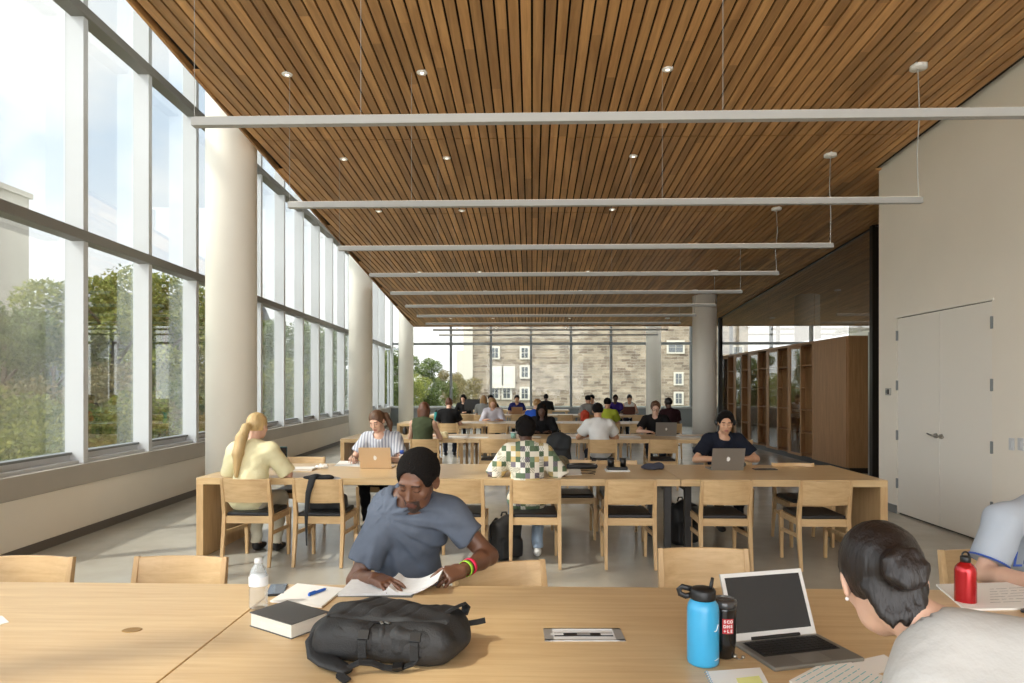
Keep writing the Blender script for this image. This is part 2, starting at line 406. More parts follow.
# thin oak edge trims along the free edges
m = MB(); m.path([(ceil_left(CY0),CY0,cz(CY0)+.1),(ceil_left(CY1),CY1,cz(CY1)+.1)], (.012,.12), up=(1,0,0)); m.obj('trim_1', M_slat, kind='structure')
m = MB(); m.path([(ceil_left(CY1),CY1,cz(CY1)+.1),(12.6,CY1,cz(CY1)+.1)], (.12,.012), up=(0,0,1)); m.obj('trim_2', M_slat, kind='structure')

m = MB(); m.span(-6.4,13,-6,27.9,8.8,9.1); m.obj('ceiling_upper', mat('soffit_white', srgb(205,203,198), .8), kind='structure')
# ================= left window wall =================
WA = -.047
def xw(y): return -4.735+WA*(y-6.3)
RW = math.atan(-WA)
def left_frame(name, kind='structure'):
    o = thing(name, kind=kind); o.location = (xw(0),0,0); o.rotation_euler = (0,0,RW); return o
YA, YB = -6.0, 27.5
wl = left_frame('wall_left')
MB().span(-.32,0,YA,YB,0,.55).obj('wall_panel', M_wall, wl)
MB().span(-.34,.03,YA,YB,.55,.765).obj('ledge', M_sill, wl, bevel=.006)
bs = left_frame('baseboard_left'); MB().span(0,.012,YA,YB,0,.09).obj('board', M_base, bs)
win = left_frame('window_1')
ys = [7.23+1.352*i for i in range(-10, 16)]
for yy in ys:
    if yy < YB-.1: MB().span(-.2,0,yy-.085,yy,.765,8.6).obj('mullion', M_frame, win, bevel=.004)
for (z, nm) in ((3.19,'transom'), (5.585,'transom')):
    MB().span(-.14,.035,YA,YB,z-.055,z+.055).obj(nm, M_trans, win, bevel=.008)
MB().span(-.3,-.05,YA,YB,.765,.80).obj('window_sill', M_frame, win)
MB().span(-.26,-.14,YA,YB,.80,.86).obj('bottom_rail', M_frame, win)
MB().span(-.24,-.12,YA,YB,.86,.885).obj('gasket', M_grey, win)
for a, b in zip([YA]+ys, ys+[YB]):
    if b-.085 > a and a < YB: MB().span(-.2,-.185,a,min(b-.085,YB),.88,8.6).obj('glass_pane', M_glass, win)
MB().span(-.3,0,YA,YB,8.6,8.8).obj('head_rail', M_frame, win)

# ================= far glass wall =================
YE = 27.5; XL = xw(YE)
we = thing('wall_back', kind='structure')
MB().span(XL-.2,13,YE,YE+.25,0,.72).obj('wall_panel', M_grey, we)
MB().span(XL-.2,13,YE-.06,YE+.25,.72,.80).obj('ledge', mat('pale_grey_sill', srgb(168,170,168), .5), we)
w2 = thing('window_2', kind='structure')
step = 40.0/F*YE*1.0
xm = [at_y(411+40*i, 380, YE).x for i in range(0, 16)]
xm = [v for v in xm if v < 12.9]
for v in xm: MB().span(v-.045,v+.045,YE-.12,YE+.08,.8,8.6).obj('mullion', M_grey, w2)
MB().span(XL,XL+.1,YE-.14,YE+.1,.8,8.6).obj('corner_post', M_frame, w2)
for z in (3.32, 5.6): MB().span(XL,13,YE-.1,YE+.05,z-.05,z+.05).obj('transom', M_grey, w2)
for a, b in zip([XL]+xm, xm+[13]): MB().span(a,b,YE,YE+.012,.8,8.6).obj('glass_pane', M_glass, w2)

# ================= right wall with flush double doors =================
RX = 4.56
wr = thing('wall_right', kind='structure')
D0, D1, DH = 6.91, 8.67, 2.46   # door opening along Y
m = MB(); m.span(RX,RX+.22,-6,D0,0,6); m.span(RX,RX+.22,D1,9.12,0,6); m.span(RX,RX+.22,D0,D1,DH,6)
m.obj('wall_panel', M_wall, wr)
MB().span(RX+.22,12.6,8.92,9.12,0,6).obj('return_wall', M_wall, wr)
MB().span(12.6,12.8,8.78,27.5,0,6).obj('unseen_dimming_wall', M_wall, wr)  # unseen wall, added to keep the space behind the glass partition dim
dr = thing('door_1', kind='structure')
mid = (D0+D1)/2
for k, (a, b) in enumerate(((D0+.006, mid-.003), (mid+.003, D1-.006))):
    leaf = MB().span(RX+.004,RX+.05,a,b,.02,DH-.028).obj('door_leaf', M_door, dr, bevel=.002)
    hy = D0+.0 if k == 0 else D1
    for z in (.38,.98,1.6,2.22):
        hg = MB(); hg.span(RX-.008,RX+.006,hy-.018,hy+.018,z-.06,z+.06); hg.path([(RX-.008,hy,z-.062),(RX-.008,hy,z+.062)], .008, n=10)
        hg.obj('hinge', M_grey, dr)
MB().span(RX-.012,RX+.02,D0-.03,D1+.03,DH-.02,DH+.0).obj('door_head_trim', M_door, dr)
MB().span(RX+.03,RX+.2,D0,D1,0,.02).obj('threshold', M_dark, dr)
MB().span(RX+.06,RX+.2,D0,D1,.02,DH).obj('door_back', M_dark, dr)
hd = MB()
hd.path([(RX,mid-.05,1.03),(RX-.02,mid-.05,1.03)], .028, n=16); hd.path([(RX-.02,mid-.05,1.03),(RX-.05,mid-.05,1.03),(RX-.055,mid-.17,1.03)], [.01,.01,.009], n=10)
hd.path([(RX,mid+.05,1.03),(RX-.02,mid+.05,1.03)], .028, n=16); hd.path([(RX-.02,mid+.05,1.03),(RX-.05,mid+.05,1.03),(RX-.055,mid+.14,1.05)], [.01,.01,.009], n=10)
hd.obj('handle', M_steel, dr)
yb = y_at_x(889, RX)
o = thing('card_reader', 'small grey card reader plate on the white wall beside the double doors', 'card reader', (RX,yb,1.52))
MB().span(-.02,0,-.055,.055,-.045,.045).obj('plate', M_steel, o, bevel=.003); 
q = MB(); q.span(-.026,-.02,-.04,-.005,-.03,.03); q.obj('reader_face', M_dark, o); q = MB(); q.span(-.024,-.02,.008,.042,-.02,.02); q.obj('key_pad', M_grey, o)
for k, px in enumerate((1012, 1021)):
    y = y_at_x(px, RX); o = thing('light_switch', ['white switch plate on the right wall, the one closer to the double doors','white switch plate on the right wall, the one farther from the double doors'][k], 'switch', (RX,y,1.58-56/F*y), group='switch plates on the right wall')
    MB().span(-.008,0,-.036,.036,-.058,.058).obj('plate', M_frame, o, bevel=.003); MB().span(-.014,-.008,-.016,.016,-.033,.033).obj('rocker', M_frame, o, bevel=.002)
struct(MB().span(RX-.012,RX,-6,D0-.0,0,.1).obj('baseboard_right', M_wall)); struct(MB().span(RX-.012,RX,D1,9.12,0,.1).obj('baseboard_right', M_grey))

# ================= glass partition and bookcases on the right =================
PX = 5.68
pt = thing('window_3', kind='structure')
def ch(y): return cz(y)
for y, w_ in ((11.5,.10),(20.8,.14)):
    MB().span(PX-.06,PX+.06,y-w_/2,y+w_/2,0,cz(y)-.01).obj('post', M_dark, pt)
MB().span(PX-.04,PX+.06,11.56,11.64,0,2.5).obj('side_post', M_steel, pt)
m = MB(); m.path([(PX,11.4,cz(11.4)-.03),(PX,20.7,cz(20.7)-.03)], (.02,.014), up=(1,0,0)); m.obj('head_rail', M_dark, pt)
gy = [11.4,13.9,16.6,19.3,20.65]
gy = [11.56,13.9,16.6,19.3,20.73]
for a, b in zip(gy[:-1], gy[1:]):
    m = MB(); th = .006
    vs = [(PX+dx,y,z) for dx in (-th,th) for (y,z) in ((a+.01,2.535),(b-.01,2.535),(b-.01,cz(b)-.05),(a+.01,cz(a)-.05))]
    m.add(vs, [(0,1,2,3),(7,6,5,4),(0,4,5,1),(1,5,6,2),(2,6,7,3),(3,7,4,0)]); m.obj('glass_pane', M_glass2, pt)
bays = [12.65,14.16,15.5,16.9,18.3,19.6,20.95]
BT, BB = 2.52, .1
M_bglass = glass_mat('bookcase_glass', (.88,.88,.86), .55)
bc_labels = ['tall closed brown wood cabinet with a plain face, nearest end of the bookcase run',
 'glass fronted brown bookcase right beside the plain closed cabinet','glass fronted brown bookcase, second glazed bay counting from the closed cabinet',
 'glass fronted brown bookcase, middle glazed bay of the five','glass fronted brown bookcase, second glazed bay from the far round column','glass fronted brown bookcase at the far end of the run by the round column']
cx = PX+.075
for i, (a, b) in enumerate(zip(bays[:-1], bays[1:])):
    o = thing('bookcase', bc_labels[i], 'bookcase', (cx, (a+b)/2, 0), group='brown bookcases along the glass partition')
    hw = (b-a)/2-.002; D = .36 if i else .40
    if i == 0:
        MB().span(.02,D,-hw,hw,BB,BT).obj('body', M_walnut, o, bevel=.004)
        MB().span(0,.02,-hw+.03,hw-.003,BB,BT-.01).obj('door', M_walnut, o, bevel=.002)
        MB().span(.04,D,-hw,hw,0,BB).obj('plinth', M_dark, o); continue
    for s in (-1,1): MB().span(.0,D,s*hw,s*(hw-.06),BB,BT).obj('side_panel', M_walnut, o)
    MB().span(.0,D,-hw+.06,hw-.06,BT-.05,BT).obj('top', M_walnut, o)
    MB().span(D-.02,D,-hw+.035,hw-.035,BB,BT-.05).obj('back_panel', M_walnut, o)
    MB().span(.04,D,-hw,hw,0,BB).obj('plinth', M_dark, o)
    for k in range(5): z = BB+.02+k*.48; MB().span(.06,D-.02,-hw+.036,hw-.036,z-.012,z+.012).obj('shelf', M_walnut, o)
    for s in (1,):
        df = MB(); a0, a1 = (-.02,hw-.06)
        df.span(.002,.025,a0+.002,a0+.04,BB,BT-.06); df.span(.002,.025,a1-.04,a1-.002,BB,BT-.06); df.span(.002,.025,a0+.04,a1-.04,BB,BB+.05); df.span(.002,.025,a0+.04,a1-.04,BT-.11,BT-.06)
        d_ = df.obj('door', M_walnut, o); MB().span(.008,.014,a0+.04,a1-.04,BB+.05,BT-.11).obj('glass_pane', M_bglass, d_)

# ================= round columns =================
def column(x, y, r, label, ztop):
    o = thing('round_column', label, 'column', (x,y,0))
    MB().lathe([(r,0),(r,ztop)], n=48).obj('shaft', M_col, o)
    MB().lathe([(r+.006,0),(r+.006,.06)], n=48).obj('foot_ring', M_grey, o)
p = at_y(231.5,400,8.4); column(p.x,p.y,.30,'thick white round column standing behind the blonde woman at the left windows',8.6)
p = at_y(360.7,400,17.5); column(p.x,p.y,.30,'white round column between the left windows and the third table row, behind the writing woman',8.6)
p = at_y(406,400,26.5); column(p.x,p.y,.29,'slim looking white round column in the far left corner by the end glass',8.6)
p = at_y(704.5,400,17.5); column(p.x,p.y,.30,'pale grey round column in front of the far end of the bookcases',cz(17.5)+.03)
p = at_y(653.5,400,26.4); column(p.x,p.y,.285,'grey round column at the end glass wall in front of the stone facade',8.6)

# ================= linear light bars =================
where = ['nearest the camera, longest in view','second from the camera','third from the camera','fourth from the camera','fifth from the camera','sixth from the camera','seventh from the camera','eighth from the camera','ninth from the camera','farthest, close to the end glass']
M_cable = mat('white_cable', (.45,.45,.43), .6)
M_disc = mat('disc_white', srgb(236,234,228), .5)
M_lens = mat('bar_diffuser', (.9,.88,.82), .6, emit=(1,.86,.66), estr=LENS)
for k in range(10):
    Y = 4.44+2.05*k; z = 3.325; xl = -2.235-.1*k; xr = 3.57+.07*k
    o = thing('linear_light', 'long thin white suspended light bar, '+where[k], 'light', ((xl+xr)/2, Y, z), group='suspended light bars')
    hw = (xr-xl)/2
    MB().span(-hw,hw,-.03,.03,-.030,.027).obj('bar', M_bar, o, bevel=.003)
    MB().span(-hw+.02,hw-.02,-.02,.02,.027,.030).obj('diffuser', M_lens, o)
    dz = cz(Y)-z
    for f in (-hw+.01, -1.12-(xl+xr)/2-.03*k, 1.23-(xl+xr)/2):
        xx = f
        MB().path([(xx,0,.03),(xx,0,dz+.01)], .0018, n=6).obj('suspension_wire', M_cable, o)
    xx = hw-.03; r = random.uniform(-.02,.02)
    MB().path([(xx,0,.03),(xx+r,0,dz*.35),(xx-r,.01,dz*.65),(xx+r*.5,0,dz+.01)], .005, n=6, smooth=True).obj('power_cable', M_cable, o)
    MB().lathe([(.075,-.03),(.075,.012),(.0,.012)], c=(xx,0,dz-.0), n=20).obj('canopy', M_disc, o)
    for xd, nm in ((-2.33,'left'),(-1.03,'middle'),(1.3,'right')):
        if k == 0: continue
        o2 = thing('ceiling_disc', 'white ceiling disc above light bar '+where[k].split(',')[0]+', '+nm+' line', 'downlight', (xd-.02*k,Y,cz(Y)), group='white discs in the slat ceiling')
        q = MB().lathe([(.0,-.008),(.045,-.008),(.052,-.002),(.052,.01)], n=20).obj('trim_ring', M_disc, o2); q.rotation_euler = (-.063,0,0)
        q = MB().lathe([(.0,-.011),(.018,-.011),(.02,-.006)], n=12).obj('lamp', mat('lit_lamp', (.9,.88,.82), .5, emit=(1,.9,.75), estr=1.2), o2)

# ================= outdoors =================
M_gr = mat('rough_grass', srgb(70,74,44), .95, var=.35, vscale=.6)
struct(MB().span(-140,140,-60,28,-1.4,-1.2).obj('ground', M_gr)) if False else None
g = MB(); g.span(-140,-7.2,-60,28.4,-1.5,-.9); g.span(-140,140,28.4,150,-1.5,-.9); struct(g.obj('ground', M_gr))
def leaf_mat(name, c1, c2):
    m, t, b = nt(name); N, L = t.nodes, t.links
    g = N.new('ShaderNodeNewGeometry'); cr = N.new('ShaderNodeValToRGB'); cr.color_ramp.elements[0].color = col4(c1); cr.color_ramp.elements[1].color = col4(c2)
    L.new(g.outputs['Random Per Island'], cr.inputs[0]); L.new(cr.outputs[0], b.inputs['Base Color']); b.inputs['Roughness'].default_value = .7
    b.inputs['Specular IOR Level'].default_value = .2
    tr = N.new('ShaderNodeBsdfTranslucent'); L.new(cr.outputs[0], tr.inputs[0]); mx = N.new('ShaderNodeMixShader'); mx.inputs[0].default_value = .35
    L.new(b.outputs[0], mx.inputs[1]); L.new(tr.outputs[0], mx.inputs[2]); L.new(mx.outputs[0], N['Material Output'].inputs[0]); return m
LEAF = [leaf_mat('leaf_green', srgb(44,62,30), srgb(112,122,64)), leaf_mat('leaf_yellow_green', srgb(70,84,36), srgb(146,146,74)), leaf_mat('leaf_olive', srgb(82,78,50), srgb(136,122,84))]
M_bark = mat('bark', srgb(84,70,56), .9, var=.3, vscale=9, bump=.4, bscale=20)
def crown_mesh(seed, n, blobs, leaf):
    r = np.random.default_rng(seed); B = np.array(blobs, float); wts = (B[:,3]**2); wts /= wts.sum()
    k = r.choice(len(B), n, p=wts); dv = r.normal(size=(n,3)); dv /= np.linalg.norm(dv, axis=1)[:,None]
    c = B[k,:3]+dv*(B[k,3]*(r.uniform(.25,1,n)**.5))[:,None]*np.array([1,1,.85])
    a = r.normal(size=(n,3)); a /= np.linalg.norm(a, axis=1)[:,None]; b = np.cross(a, r.normal(size=(n,3))); b /= np.linalg.norm(b, axis=1)[:,None]
    s = leaf*r.uniform(.6,1.4,n)[:,None]
    V = np.stack([c-a*s, c+b*s*.55, c+a*s, c-b*s*.55], 1).reshape(-1,3)
    me = bpy.data.meshes.new('leaves'); me.vertices.add(4*n); me.vertices.foreach_set('co', V.astype(np.float32).ravel())
    me.loops.add(4*n); me.loops.foreach_set('vertex_index', np.arange(4*n, dtype=np.int32)); me.polygons.add(n)
    me.polygons.foreach_set('loop_start', np.arange(0,4*n,4,dtype=np.int32)); me.polygons.foreach_set('loop_total', np.full(n,4,np.int32)); me.update(); return me
def blobs(seed, Hh, R, n=16):
    r = random.Random(seed); out = []
    for i in range(n):
        z = Hh*(.16+.79*(i+.5)/n); rr = R*(1-abs((z/Hh-.58)/.5)**2*.75); a = r.uniform(0,2*PI); q = r.uniform(.2,1)*rr
        out.append((q*math.cos(a), q*math.sin(a), z, R*r.uniform(.28,.45)))
    return out
CR = [(crown_mesh(1, 15000, blobs(1,7,2.5), .085), 7), (crown_mesh(2, 15000, blobs(2,7,2.9,20), .09), 7), (crown_mesh(3, 9000, blobs(3,2.6,1.7,12), .05), 2.6)]
TM = MB()
TM.path([(0,0,0),(.06,.03,2),(-.05,.1,3.6),(.05,0,5.6)], [.2,.15,.11,.04], n=10, smooth=True)
for a in range(7): TM.path([(0,.03,1.9+a*.45),(math.cos(a*2.4)*.9,math.sin(a*2.4)*.9,2.8+a*.45),(math.cos(a*2.4)*1.6,math.sin(a*2.4)*1.6,3.4+a*.45)], [.07,.045,.015], n=6, smooth=True)
TM = TM.mesh('trunk')
def tree(x, y, hgt, kind, leaf, label, group, cat='tree'):
    me, h0 = CR[kind]; o = thing('broadleaf_tree' if kind < 2 else 'bush', label, cat, (x,y,-.95), random.uniform(0,6), group)
    s = hgt/h0; o.scale = (s,s,s)
    me2 = me.copy() if len(me.materials) and me.materials[0] != LEAF[leaf] else me
    if me2 is not me: me2.materials.clear()
    link_mesh('crown', me2, LEAF[leaf], o)
    if kind < 2: link_mesh('trunk', TM, M_bark, o)
    else: MB().path([(0,0,-.1),(.1,.05,1.2)], [.06,.03], n=6).obj('stem', M_bark, o)
tl = [ # px, Y, height, kind, leaf, label
 (4,15,4.4,0,0,'leafy green tree seen through the first left window pane, below the tall concrete tower'),
 (54,21,4.2,1,0,'darker green tree seen through the first left pane close to its frame'),
 (116,20,5.9,0,1,'bright green tree rising to the middle transom of the second left pane'),
 (134,27,6.0,1,0,'dense tree behind the bright green one in the second left pane'),
 (166,24,6.3,1,1,'yellow green tree filling the third left pane'),
 (192,31,6.4,0,0,'tree partly hidden by the first round column'),
 (276,40,6.5,0,0,'tree seen just past the first round column, between the mullions'),
 (308,52,7.2,1,0,'pale green tree seen through the middle of the left glazing'),
 (340,64,8.0,0,0,'tree seen just before the second round column'),
 (391,60,5.6,1,0,'dark green tree in the far corner, between the window wall and slim column'),
 (422,70,5.6,0,0,'green tree outdoors right of the slim far column'),
 (450,84,4.4,1,2,'low olive tree outdoors beside the stone building'),
]
for px, Y, hh, kd, lf, lb in tl: v = at_y(px, 400, Y); tree(v.x, v.y, hh, kd, lf, lb, 'trees outdoors')
bl = [(5,10.5,2.4,'yellow green shrub below the first left pane'),(40,11.5,2.0,'low shrub by the second mullion outdoors'),(98,14,2.7,'bushy shrub low in the second left pane'),(124,13,2.2,'shrub beside the third mullion outdoors'),(150,17,2.4,'shrub low in the third left pane'),(176,16,2.0,'small shrub near the first round column outdoors'),(270,30,3.4,'shrub outdoors just past the first round column'),(330,42,3.6,'shrub outdoors near the second round column'),(462,76,3.6,'low shrub outdoors at the foot of the stone building'),(408,64,3.4,'shrub outdoors behind the slim far column'),(436,72,3.2,'shrub outdoors between the green tree and the olive tree')]
for i, (px, Y, hh, lb) in enumerate(bl): v = at_y(px, 400, Y); tree(v.x, v.y, hh, 2, (1,0,2)[i%3] if i != 0 else 1, lb, 'shrubs outdoors', 'shrub')
# concrete tower
M_conc = mat('pale_concrete', srgb(158,152,143), .85, var=.05, vscale=.8)
v = at_y(12,177,68); v.x = at_y(29,165,76).x; o = thing('concrete_tower', 'tall plain pale concrete tower outdoors at the left picture edge', 'building', (v.x-8, 68, -1))
MB().span(-8,8,-8,8,0,v.z+1).obj('wall', M_conc, o); MB().span(-8.3,8.3,-8.3,8.3,v.z+1,v.z+1.6).obj('parapet', M_conc, o)
q = MB(); 
for i in range(4): q.path([(2+i*1.6,-7.6,v.z+1.6),(2+i*1.6,-7.6,v.z+3.6)], .08)
q.path([(1.5,-7.6,v.z+3.2),(7.6,-7.6,v.z+2.6)], .14); q.obj('roof_railing', mat('mustard_paint', srgb(176,160,96), .6), o)
# grey houses in the trees
def house(x, y, w_, dd, h_, roof, label, lit):
    o = thing('house', label, 'building', (x,y,-.95))
    MB().span(-w_/2,w_/2,-dd/2,dd/2,0,h_).obj('wall', mat('house_render', srgb(118,120,118), .8, var=.06, vscale=1), o)
    r = MB(); e = .4; r.add([(-w_/2-e,-dd/2-e,h_),(w_/2+e,-dd/2-e,h_),(w_/2+e,dd/2+e,h_),(-w_/2-e,dd/2+e,h_),(-w_/2-e,0,h_+roof),(w_/2+e,0,h_+roof)], [(0,1,5,4),(2,3,4,5),(0,4,3),(1,2,5),(0,3,2,1)]); r.obj('roof', mat('slate_roof', srgb(92,92,94), .7, var=.1), o)
    for i in range(3): 
        f = MB().span(-w_/2+.6+i*w_/3,-w_/2+1.7+i*w_/3,-dd/2-.05,-dd/2+.02,h_-2.6,h_-1.0).obj('window', M_frame, o)
        MB().span(-w_/2+.7+i*w_/3,-w_/2+1.6+i*w_/3,-dd/2-.07,-dd/2-.05,h_-2.5,h_-1.1).obj('pane', mat('dim_pane', srgb(70,78,84), .2), f)
v = at_y(103,350,26); house(v.x,v.y,3.2,4,4.6,1.6,'small grey gabled house behind the trees in the second left pane',1)
v = at_y(4,350,24); house(v.x-3.4,v.y,4,4,4.4,1.4,'grey house at the left edge behind the leafy tree',1)
v = at_y(200,350,44); house(v.x,v.y,7,5,6.4,2.2,'grey house glimpsed beside the first round column',1)
# stone building
def stone_mat():
    m, t, b = nt('fieldstone'); N, L = t.nodes, t.links
    tc = N.new('ShaderNodeTexCoord'); sp = N.new('ShaderNodeSeparateXYZ'); cb_ = N.new('ShaderNodeCombineXYZ'); L.new(tc.outputs['Object'], sp.inputs[0]); L.new(sp.outputs[0], cb_.inputs[0]); L.new(sp.outputs[2], cb_.inputs[1])
    nz = N.new('ShaderNodeTexNoise'); nz.inputs['Scale'].default_value = 1.1; L.new(cb_.outputs[0], nz.inputs['Vector'])
    ad = N.new('ShaderNodeVectorMath'); ad.operation = 'SCALE'; ad.inputs['Scale'].default_value = .35; L.new(nz.outputs['Color'], ad.inputs[0])
    a2 = N.new('ShaderNodeVectorMath'); L.new(cb_.outputs[0], a2.inputs[0]); L.new(ad.outputs[0], a2.inputs[1])
    br = N.new('ShaderNodeTexBrick'); br.inputs['Scale'].default_value = 1; br.inputs['Brick Width'].default_value = 1.25; br.inputs['Row Height'].default_value = .36; br.inputs['Mortar Size'].default_value = .03
    br.inputs['Color1'].default_value = col4(srgb(86,73,60)); br.inputs['Color2'].default_value = col4(srgb(132,120,102)); br.inputs['Mortar'].default_value = col4(srgb(126,119,105)); br.offset = .5; br.squash = .7; br.squash_frequency = 3
    L.new(a2.outputs[0], br.inputs['Vector'])
    n2 = N.new('ShaderNodeTexNoise'); n2.inputs['Scale'].default_value = .55; n2.inputs['Detail'].default_value = 8; L.new(a2.outputs[0], n2.inputs['Vector'])
    mr = N.new('ShaderNodeMapRange'); mr.inputs['From Min'].default_value = .3; mr.inputs['From Max'].default_value = .7; mr.inputs['To Min'].default_value = .72; mr.inputs['To Max'].default_value = 1.2; L.new(n2.outputs[0], mr.inputs['Value'])
    v = N.new('ShaderNodeVectorMath'); v.operation = 'SCALE'; L.new(br.outputs[0], v.inputs[0]); L.new(mr.outputs[0], v.inputs['Scale']); L.new(v.outputs[0], b.inputs['Base Color']); b.inputs['Roughness'].default_value = .9
    return m
FY = 90; a = at_y(466,380,FY).x; bR = at_y(748,380,FY).x
sb = thing('stone_building', 'large tan rubble stone building filling the end glass wall', 'building', (0,FY,0))
MB().span(a,bR,0,12,-1,15).obj('wall', stone_mat(), sb)
M_lime = mat('limestone_trim', srgb(160,155,142), .8)
MB().span(a-.35,a+.9,-.25,1,-1,15).obj('corner_pier', M_lime, sb); MB().span(a-1.2,a,-.2,1,-1,6.4).obj('buttress', M_lime, sb)
MB().span(a,bR,-.15,12.1,15,15.5).obj('cornice', M_lime, sb)
M_pane = mat('dark_pane', srgb(62,66,68), .15); M_blind = mat('pale_blind', srgb(150,150,144), .6)
def fwin(px, py, w_, h_, n=2, pane=None):
    v = at_y(px, py, FY-.2); f = MB().span(v.x-w_/2-.22,v.x+w_/2+.22,-.14,.02,v.z-h_/2-.22,v.z+h_/2+.22).obj('window', M_lime, sb)
    q = MB()
    for i in range(n): q.span(v.x-w_/2+i*w_/n+.04,v.x-w_/2+(i+1)*w_/n-.04,-.17,-.13,v.z-h_/2,v.z-.03); q.span(v.x-w_/2+i*w_/n+.04,v.x-w_/2+(i+1)*w_/n-.04,-.17,-.13,v.z+.03,v.z+h_/2)
    q.obj('pane', pane or M_pane, f)
for px, py, w_ in ((494.8,352.7,.9),(524.7,352.7,.9),(524.7,372,.9),(524.7,393.5,.9),(494.8,393,.95),(506.7,393,.95),(675.8,347,1.9),(678.8,378.7,.85),(678.8,398.4,.85),(738,352,1.2),(738,380,1.0)): fwin(px,py,w_,1.3,2)
fwin(496.5,376,1.3,2.2,1,M_blind); fwin(508.5,376,1.3,2.2,1,M_blind)
v0 = at_y(491,387,FY); v1 = at_y(515,387,FY); MB().span(v0.x,v1.x,-.5,0,v0.z-.15,v0.z+.15).obj('ledge', M_lime, sb)
v = at_y(388,349,55); o = thing('lamp_post', 'thin dark street lamp outdoors in the far left corner above the trees', 'lamp post', (v.x,v.y,-.95))
MB().path([(0,0,0),(0,0,v.z+.95)], [.1,.06], n=8).obj('pole', M_grey, o); q = MB(); q.span(-1.0,1.0,-.1,.1,v.z+.85,v.z+1.0); q.obj('lamp_head', M_grey, o)
# ================= tables =================
TX = [(-3.11,-1.068),(-1.062,1.347),(1.353,3.20)]
TZ = .74
M_grom = mat('grommet_shadow', (.03,.025,.02), .6)
M_leg = mat('dark_steel_leg', srgb(50,48,47), .4, metal=.4)
TD = 1.2
def table(ri, ti, y0, label):
    x0, x1 = TX[ti]; LG, lw = (M_leg, .06) if ri < 2 else (M_oakv, .045); o = thing('library_table', label, 'table', ((x0+x1)/2, y0+TD/2, 0), group='long oak library tables')
    hw = (x1-x0)/2; th = .062
    MB().span(-hw,hw,-TD/2,TD/2,TZ-th,TZ).obj('tabletop', M_oaktop, o, bevel=.002)
    if ti in (0,2):
        s = -1 if ti == 0 else 1
        MB().span(s*hw,s*(hw-.065),-TD/2,TD/2,0,TZ-th).obj('end_panel', M_oakv, o, bevel=.002)
    ends = {0:(1,), 1:(-1,1), 2:(-1,)}[ti]
    for s in ends:
        for sy in (-1,1):
            MB().span(s*(hw-.06),s*(hw-.06-lw),sy*(TD/2-.12),sy*(TD/2-.12-lw),0,TZ-th-.06).obj('leg', LG, o)
        MB().span(s*(hw-.06),s*(hw-.12),-TD/2+.12,TD/2-.12,TZ-th-.06,TZ-th).obj('crossbar', LG, o)
    return o
rowname = ['the front row','the second row','the third row','the fourth row','the fifth row','the farthest row']
RY = [1.68, 6.24, 11.0, 15.65, 20.2, 24.6]
segn = ['left oak table section with a solid end panel in','middle oak table section in','right oak table section with a solid end panel in']
TOPS = {}
for r in range(6):
    for t_ in range(3):
        if r == 5 and t_ == 2: continue
        TOPS[r,t_] = table(r, t_, RY[r], segn[t_]+' '+rowname[r]+(', with the backpack lying on it' if (r,t_)==(0,1) else ''))

# ================= chairs =================
M_seat = mat('black_leather', srgb(30,29,30), .42, bump=.15, bscale=160)
def curved_back(parent):
    m = MB(); n = 12; vs = []; 
    for i in range(n+1):
        u = -1+2*i/n; x = u*.2; dy = -.035*(1-u*u)
        for z, ty in ((.565,-.248),(.775,-.283)):
            vs += [(x,ty+dy-.009,z),(x,ty+dy+.009,z)]
    fs = []
    for i in range(n):
        a = i*4; b = a+4
        fs += [(a,b,b+2,a+2),(a+1,a+3,b+3,b+1),(a,a+1,b+1,b),(a+2,b+2,b+3,a+3)]
    fs += [(0,2,3,1),(n*4,n*4+1,n*4+3,n*4+2)]
    m.add(vs, fs, False); return m.obj('backrest', M_oak, parent, bevel=.003)
def make_chair():
    o = thing('library_chair')
    for s in (-1,1):
        MB().path([(s*.2,.205,0),(s*.205,.205,.44)], [(.013,.016),(.019,.019)], up=(1,0,0)).obj('front_leg', M_oakv, o, bevel=.003)
        MB().path([(s*.213,-.285,0),(s*.212,-.235,.30),(s*.21,-.225,.46),(s*.21,-.285,.778)], [(.013,.014),(.017,.021),(.017,.022),(.012,.013)], up=(1,0,0)).obj('rear_leg', M_oakv, o, bevel=.003)
        MB().path([(s*.205,.2,.27),(s*.211,-.235,.29)], (.009,.016), up=(1,0,0)).obj('stretcher', M_oak, o)
    curved_back(o)
    f = MB(); f.span(-.19,.19,.19,.215,.375,.435); f.span(-.195,.195,-.24,-.215,.375,.44)
    for s in (-1,1): f.span(s*.195,s*.215,-.22,.2,.38,.435)
    f.obj('seat_frame', M_oak, o, bevel=.003)
    s = SDF().box((0,-.01,.452), (.180,.205,.006), .014, k=.01); s.noise(lambda x,y,z: -.006*np.clip(1-(x/.2)**2,0,1)*np.clip(1-((y+.01)/.22)**2,0,1)*(z>.45)+0*x)
    me = s.mesh('seat', .012); link_mesh('seat', me, M_seat, o)
    return o
CH0 = make_chair(); CH_USED = [False]
GRP = ['oak chairs at the front row','oak chairs at the second row','oak chairs at the third row','oak chairs at the fourth row','oak chairs at the fifth row','oak chairs at the farthest row']
def chair(x, y, rz, label, row):
    o = CH0 if not CH_USED[0] else copy_tree(CH0)
    CH_USED[0] = True
    o.location = (x, y, 0); o.rotation_euler = (0,0,rz); tag(o, label, 'chair', GRP[row]); return o
def cpx(px, py, Y): return at_y(px, py, Y).x
# faces: near side chairs face +y (0), far side chairs face the camera (PI)
J = lambda: random.uniform(-.04,.04)
